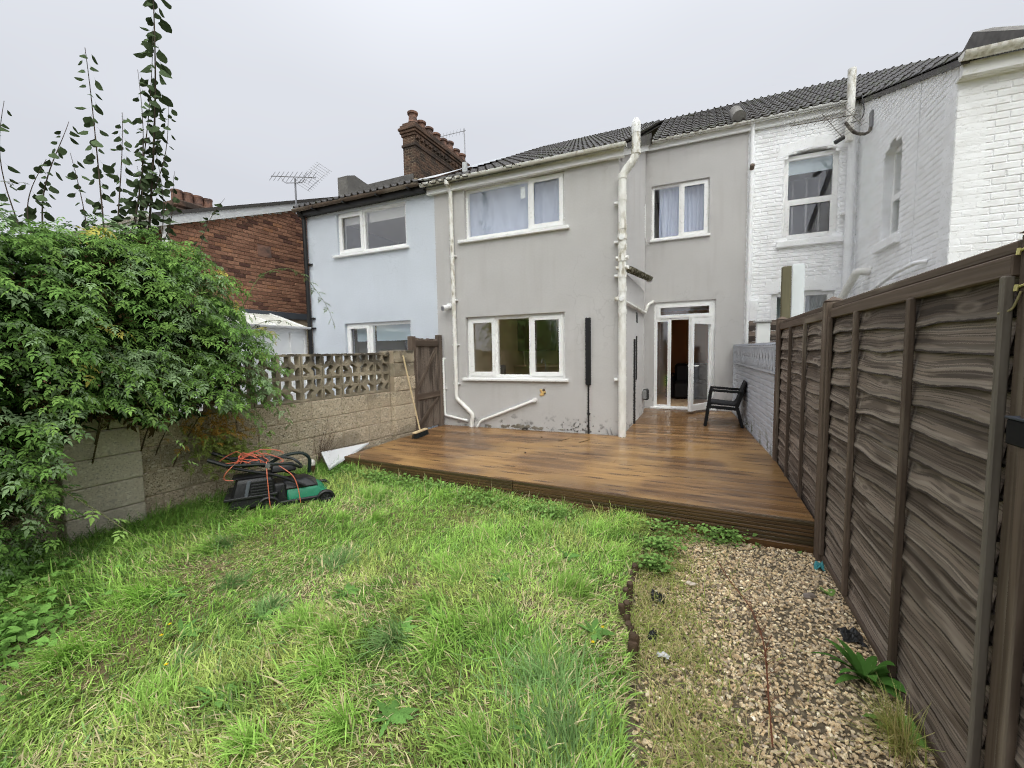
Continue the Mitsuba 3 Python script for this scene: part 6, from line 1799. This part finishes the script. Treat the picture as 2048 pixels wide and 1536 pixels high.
def rock(key, label, c, s, col, t):
    TV, TF_ = ST[t]; m = trimesh.Trimesh(TV * s, TF_).subdivide().subdivide(); v = np.array(m.vertices); v += (meshkit.fbm(v * 40, 3)[:, None] - .5) * .012
    put(thing(key, label, "stone"), (v + c, np.array(m.faces), None, np.clip(np.array(col) * (.75 + .5 * meshkit.fbm(v * 60, 3)[:, None]), 0, 1)), "pebble", True)


rock("stone", "large tan stone at the foot of the deck", (.36, 3.80, .035), (.085, .05, .05), (.36, .25, .13), 0)
rock("stone", "brown lump of stone beside the large tan one", (.46, 3.78, .03), (.05, .045, .04), (.24, .16, .09), 3)
rock("stone", "white and tan stone on the straw-coloured grass", (-.03, 2.86, .03), (.05, .03, .03), (.56, .48, .38), 5)
rock("stone", "flat grey-brown stone near the fence in the gravel", (.62, 2.98, .03), (.06, .045, .03), (.22, .18, .15), 7)

# ================================================================== log roll edging
LE = thing("log_edging", "low half-buried log roll edging between lawn and gravel", "edging")
ys = np.concatenate([np.arange(2.08, 3.0, .047), np.arange(3.0, 3.75, .05), [3.95]])
for i, y in enumerate(ys):
    x = float(edge_x(y)); h = .065 + .02 * math.sin(i * 1.3) + br.uniform(-.02, .02)
    if 2.95 < y < 3.9:
        h *= .55
    tl = br.normal() * .12; w_ = .020 + (.008 if i < 2 else 0)
    V, F, U = tube([(x + .02 * tl, y, -.04), (x + tl * .08, y + br.normal() * .006, h - .012), (x + tl * .09, y, h)], [w_, w_, w_ * .8], 9)
    put(f"{LE}__log", (V, F, U), "log_wood", 40)

# crumbs on the deck
for i, (x, y, s) in enumerate(((-3.66, 5.46, .022), (-2.2, 4.97, .014), (-2.2, 5.09, .012), (-2.03, 4.915, .02), (-2.17, 5.89, .022), (-.65, 5.9, .01), (-3.95, 4.7, .012))):
    t = int(br.integers(0, len(ST))); TV, TF_ = ST[t]
    put(thing("dead_leaf", ("tan dead leaf crumb on the deck in front of the broom", "dark crumb on the deck, front left of a cluster of three", "smallest dark crumb, at the back of a cluster of three on the deck", "dark crumb on the deck, right-hand of a cluster of three", "dark crumb on the deck nearest the kitchen wall", "lone dark speck on the deck in front of the soil stack", "tiny dark speck near the left edge of the deck")[i], "debris", "crumbs of debris on the deck"), (TV * s * [1, 1, .7] + [x, y, DZ + s * .3], TF_, None, (.30, .20, .09) if s == .022 and x < -3 else (.035, .022, .015)), "pebble")
put(thing("dead_leaf", "curled wet dead leaf against the house wall under the slanting pipe", "debris"), crumple(-2.62, 6.35, DZ + .012, .05, .025, .05, 21, (.035, .028, .02)), "dull")
for x0_ in (-1.85, -1.55):
    put(thing("twig", ("left-hand" if x0_ < -1.7 else "right-hand") + " of two thin twigs lying across the deck boards", "twig", "two thin twigs on the deck"), MB().add(*tube([(x0_, 5.72, DZ + .005), (x0_ + .10, 5.95, DZ + .006)], .004, 5), C=(.05, .03, .018)), "dull")

# ================================================================== planting behind the camera, mirrored in the panes
hr = np.random.default_rng(77)
def mass(key, centres, n, size_, col, parent=None):
    mb = MB(); c = np.array([q[:3] for q in centres]); r_ = np.array([q[3:] for q in centres]); i = hr.integers(0, len(c), n)
    d = hr.normal(size=(n, 3)); d /= np.linalg.norm(d, axis=1, keepdims=True); P = c[i] + d * r_[i] * hr.uniform(.6, 1.0, (n, 1)); P[:, 2] = np.maximum(P[:, 2], .05)
    TV, TF_ = leaflet(1, .6); V, F = scatter(TV, TF_, frames(hr.normal(size=(n, 3)), hr.normal(size=(n, 3)) + [0, 0, .6]), P, size_ * hr.uniform(.7, 1.3, n))
    return put(key, mb.add(V, F, None, np.repeat(np.array(col) * hr.uniform(.6, 1.4, (n, 1)), len(TV), 0)), "leaf", True)


HG = thing("hedge", "dark hedge along the far end of the garden behind the fence", "hedge")
labels[mass(f"{HG}__foliage", [(x, -8.2, 1.2, .9, .6, 1.3) for x in np.arange(-8, 7, .9)], 9000, .16, (.05, .09, .025))] = {"kind": "stuff"}
TR = thing("tree", "leafy round tree beyond the hedge at the far end of the garden", "tree")
put(f"{TR}__trunk", MB().add(*tube([(2.5, -11, 0), (2.6, -11.1, 2.5), (2.4, -11, 4.5)], [.2, .15, .06], 10), C=(.09, .07, .05)), "dull", 40)
labels[mass(f"{TR}__crown", [(2.5 + hr.normal() * 1.2, -11 + hr.normal() * 1.2, 4.5 + hr.normal() * 1.0, .9, .9, .8) for _ in range(16)], 6000, .20, (.05, .08, .025))] = {"kind": "stuff"}
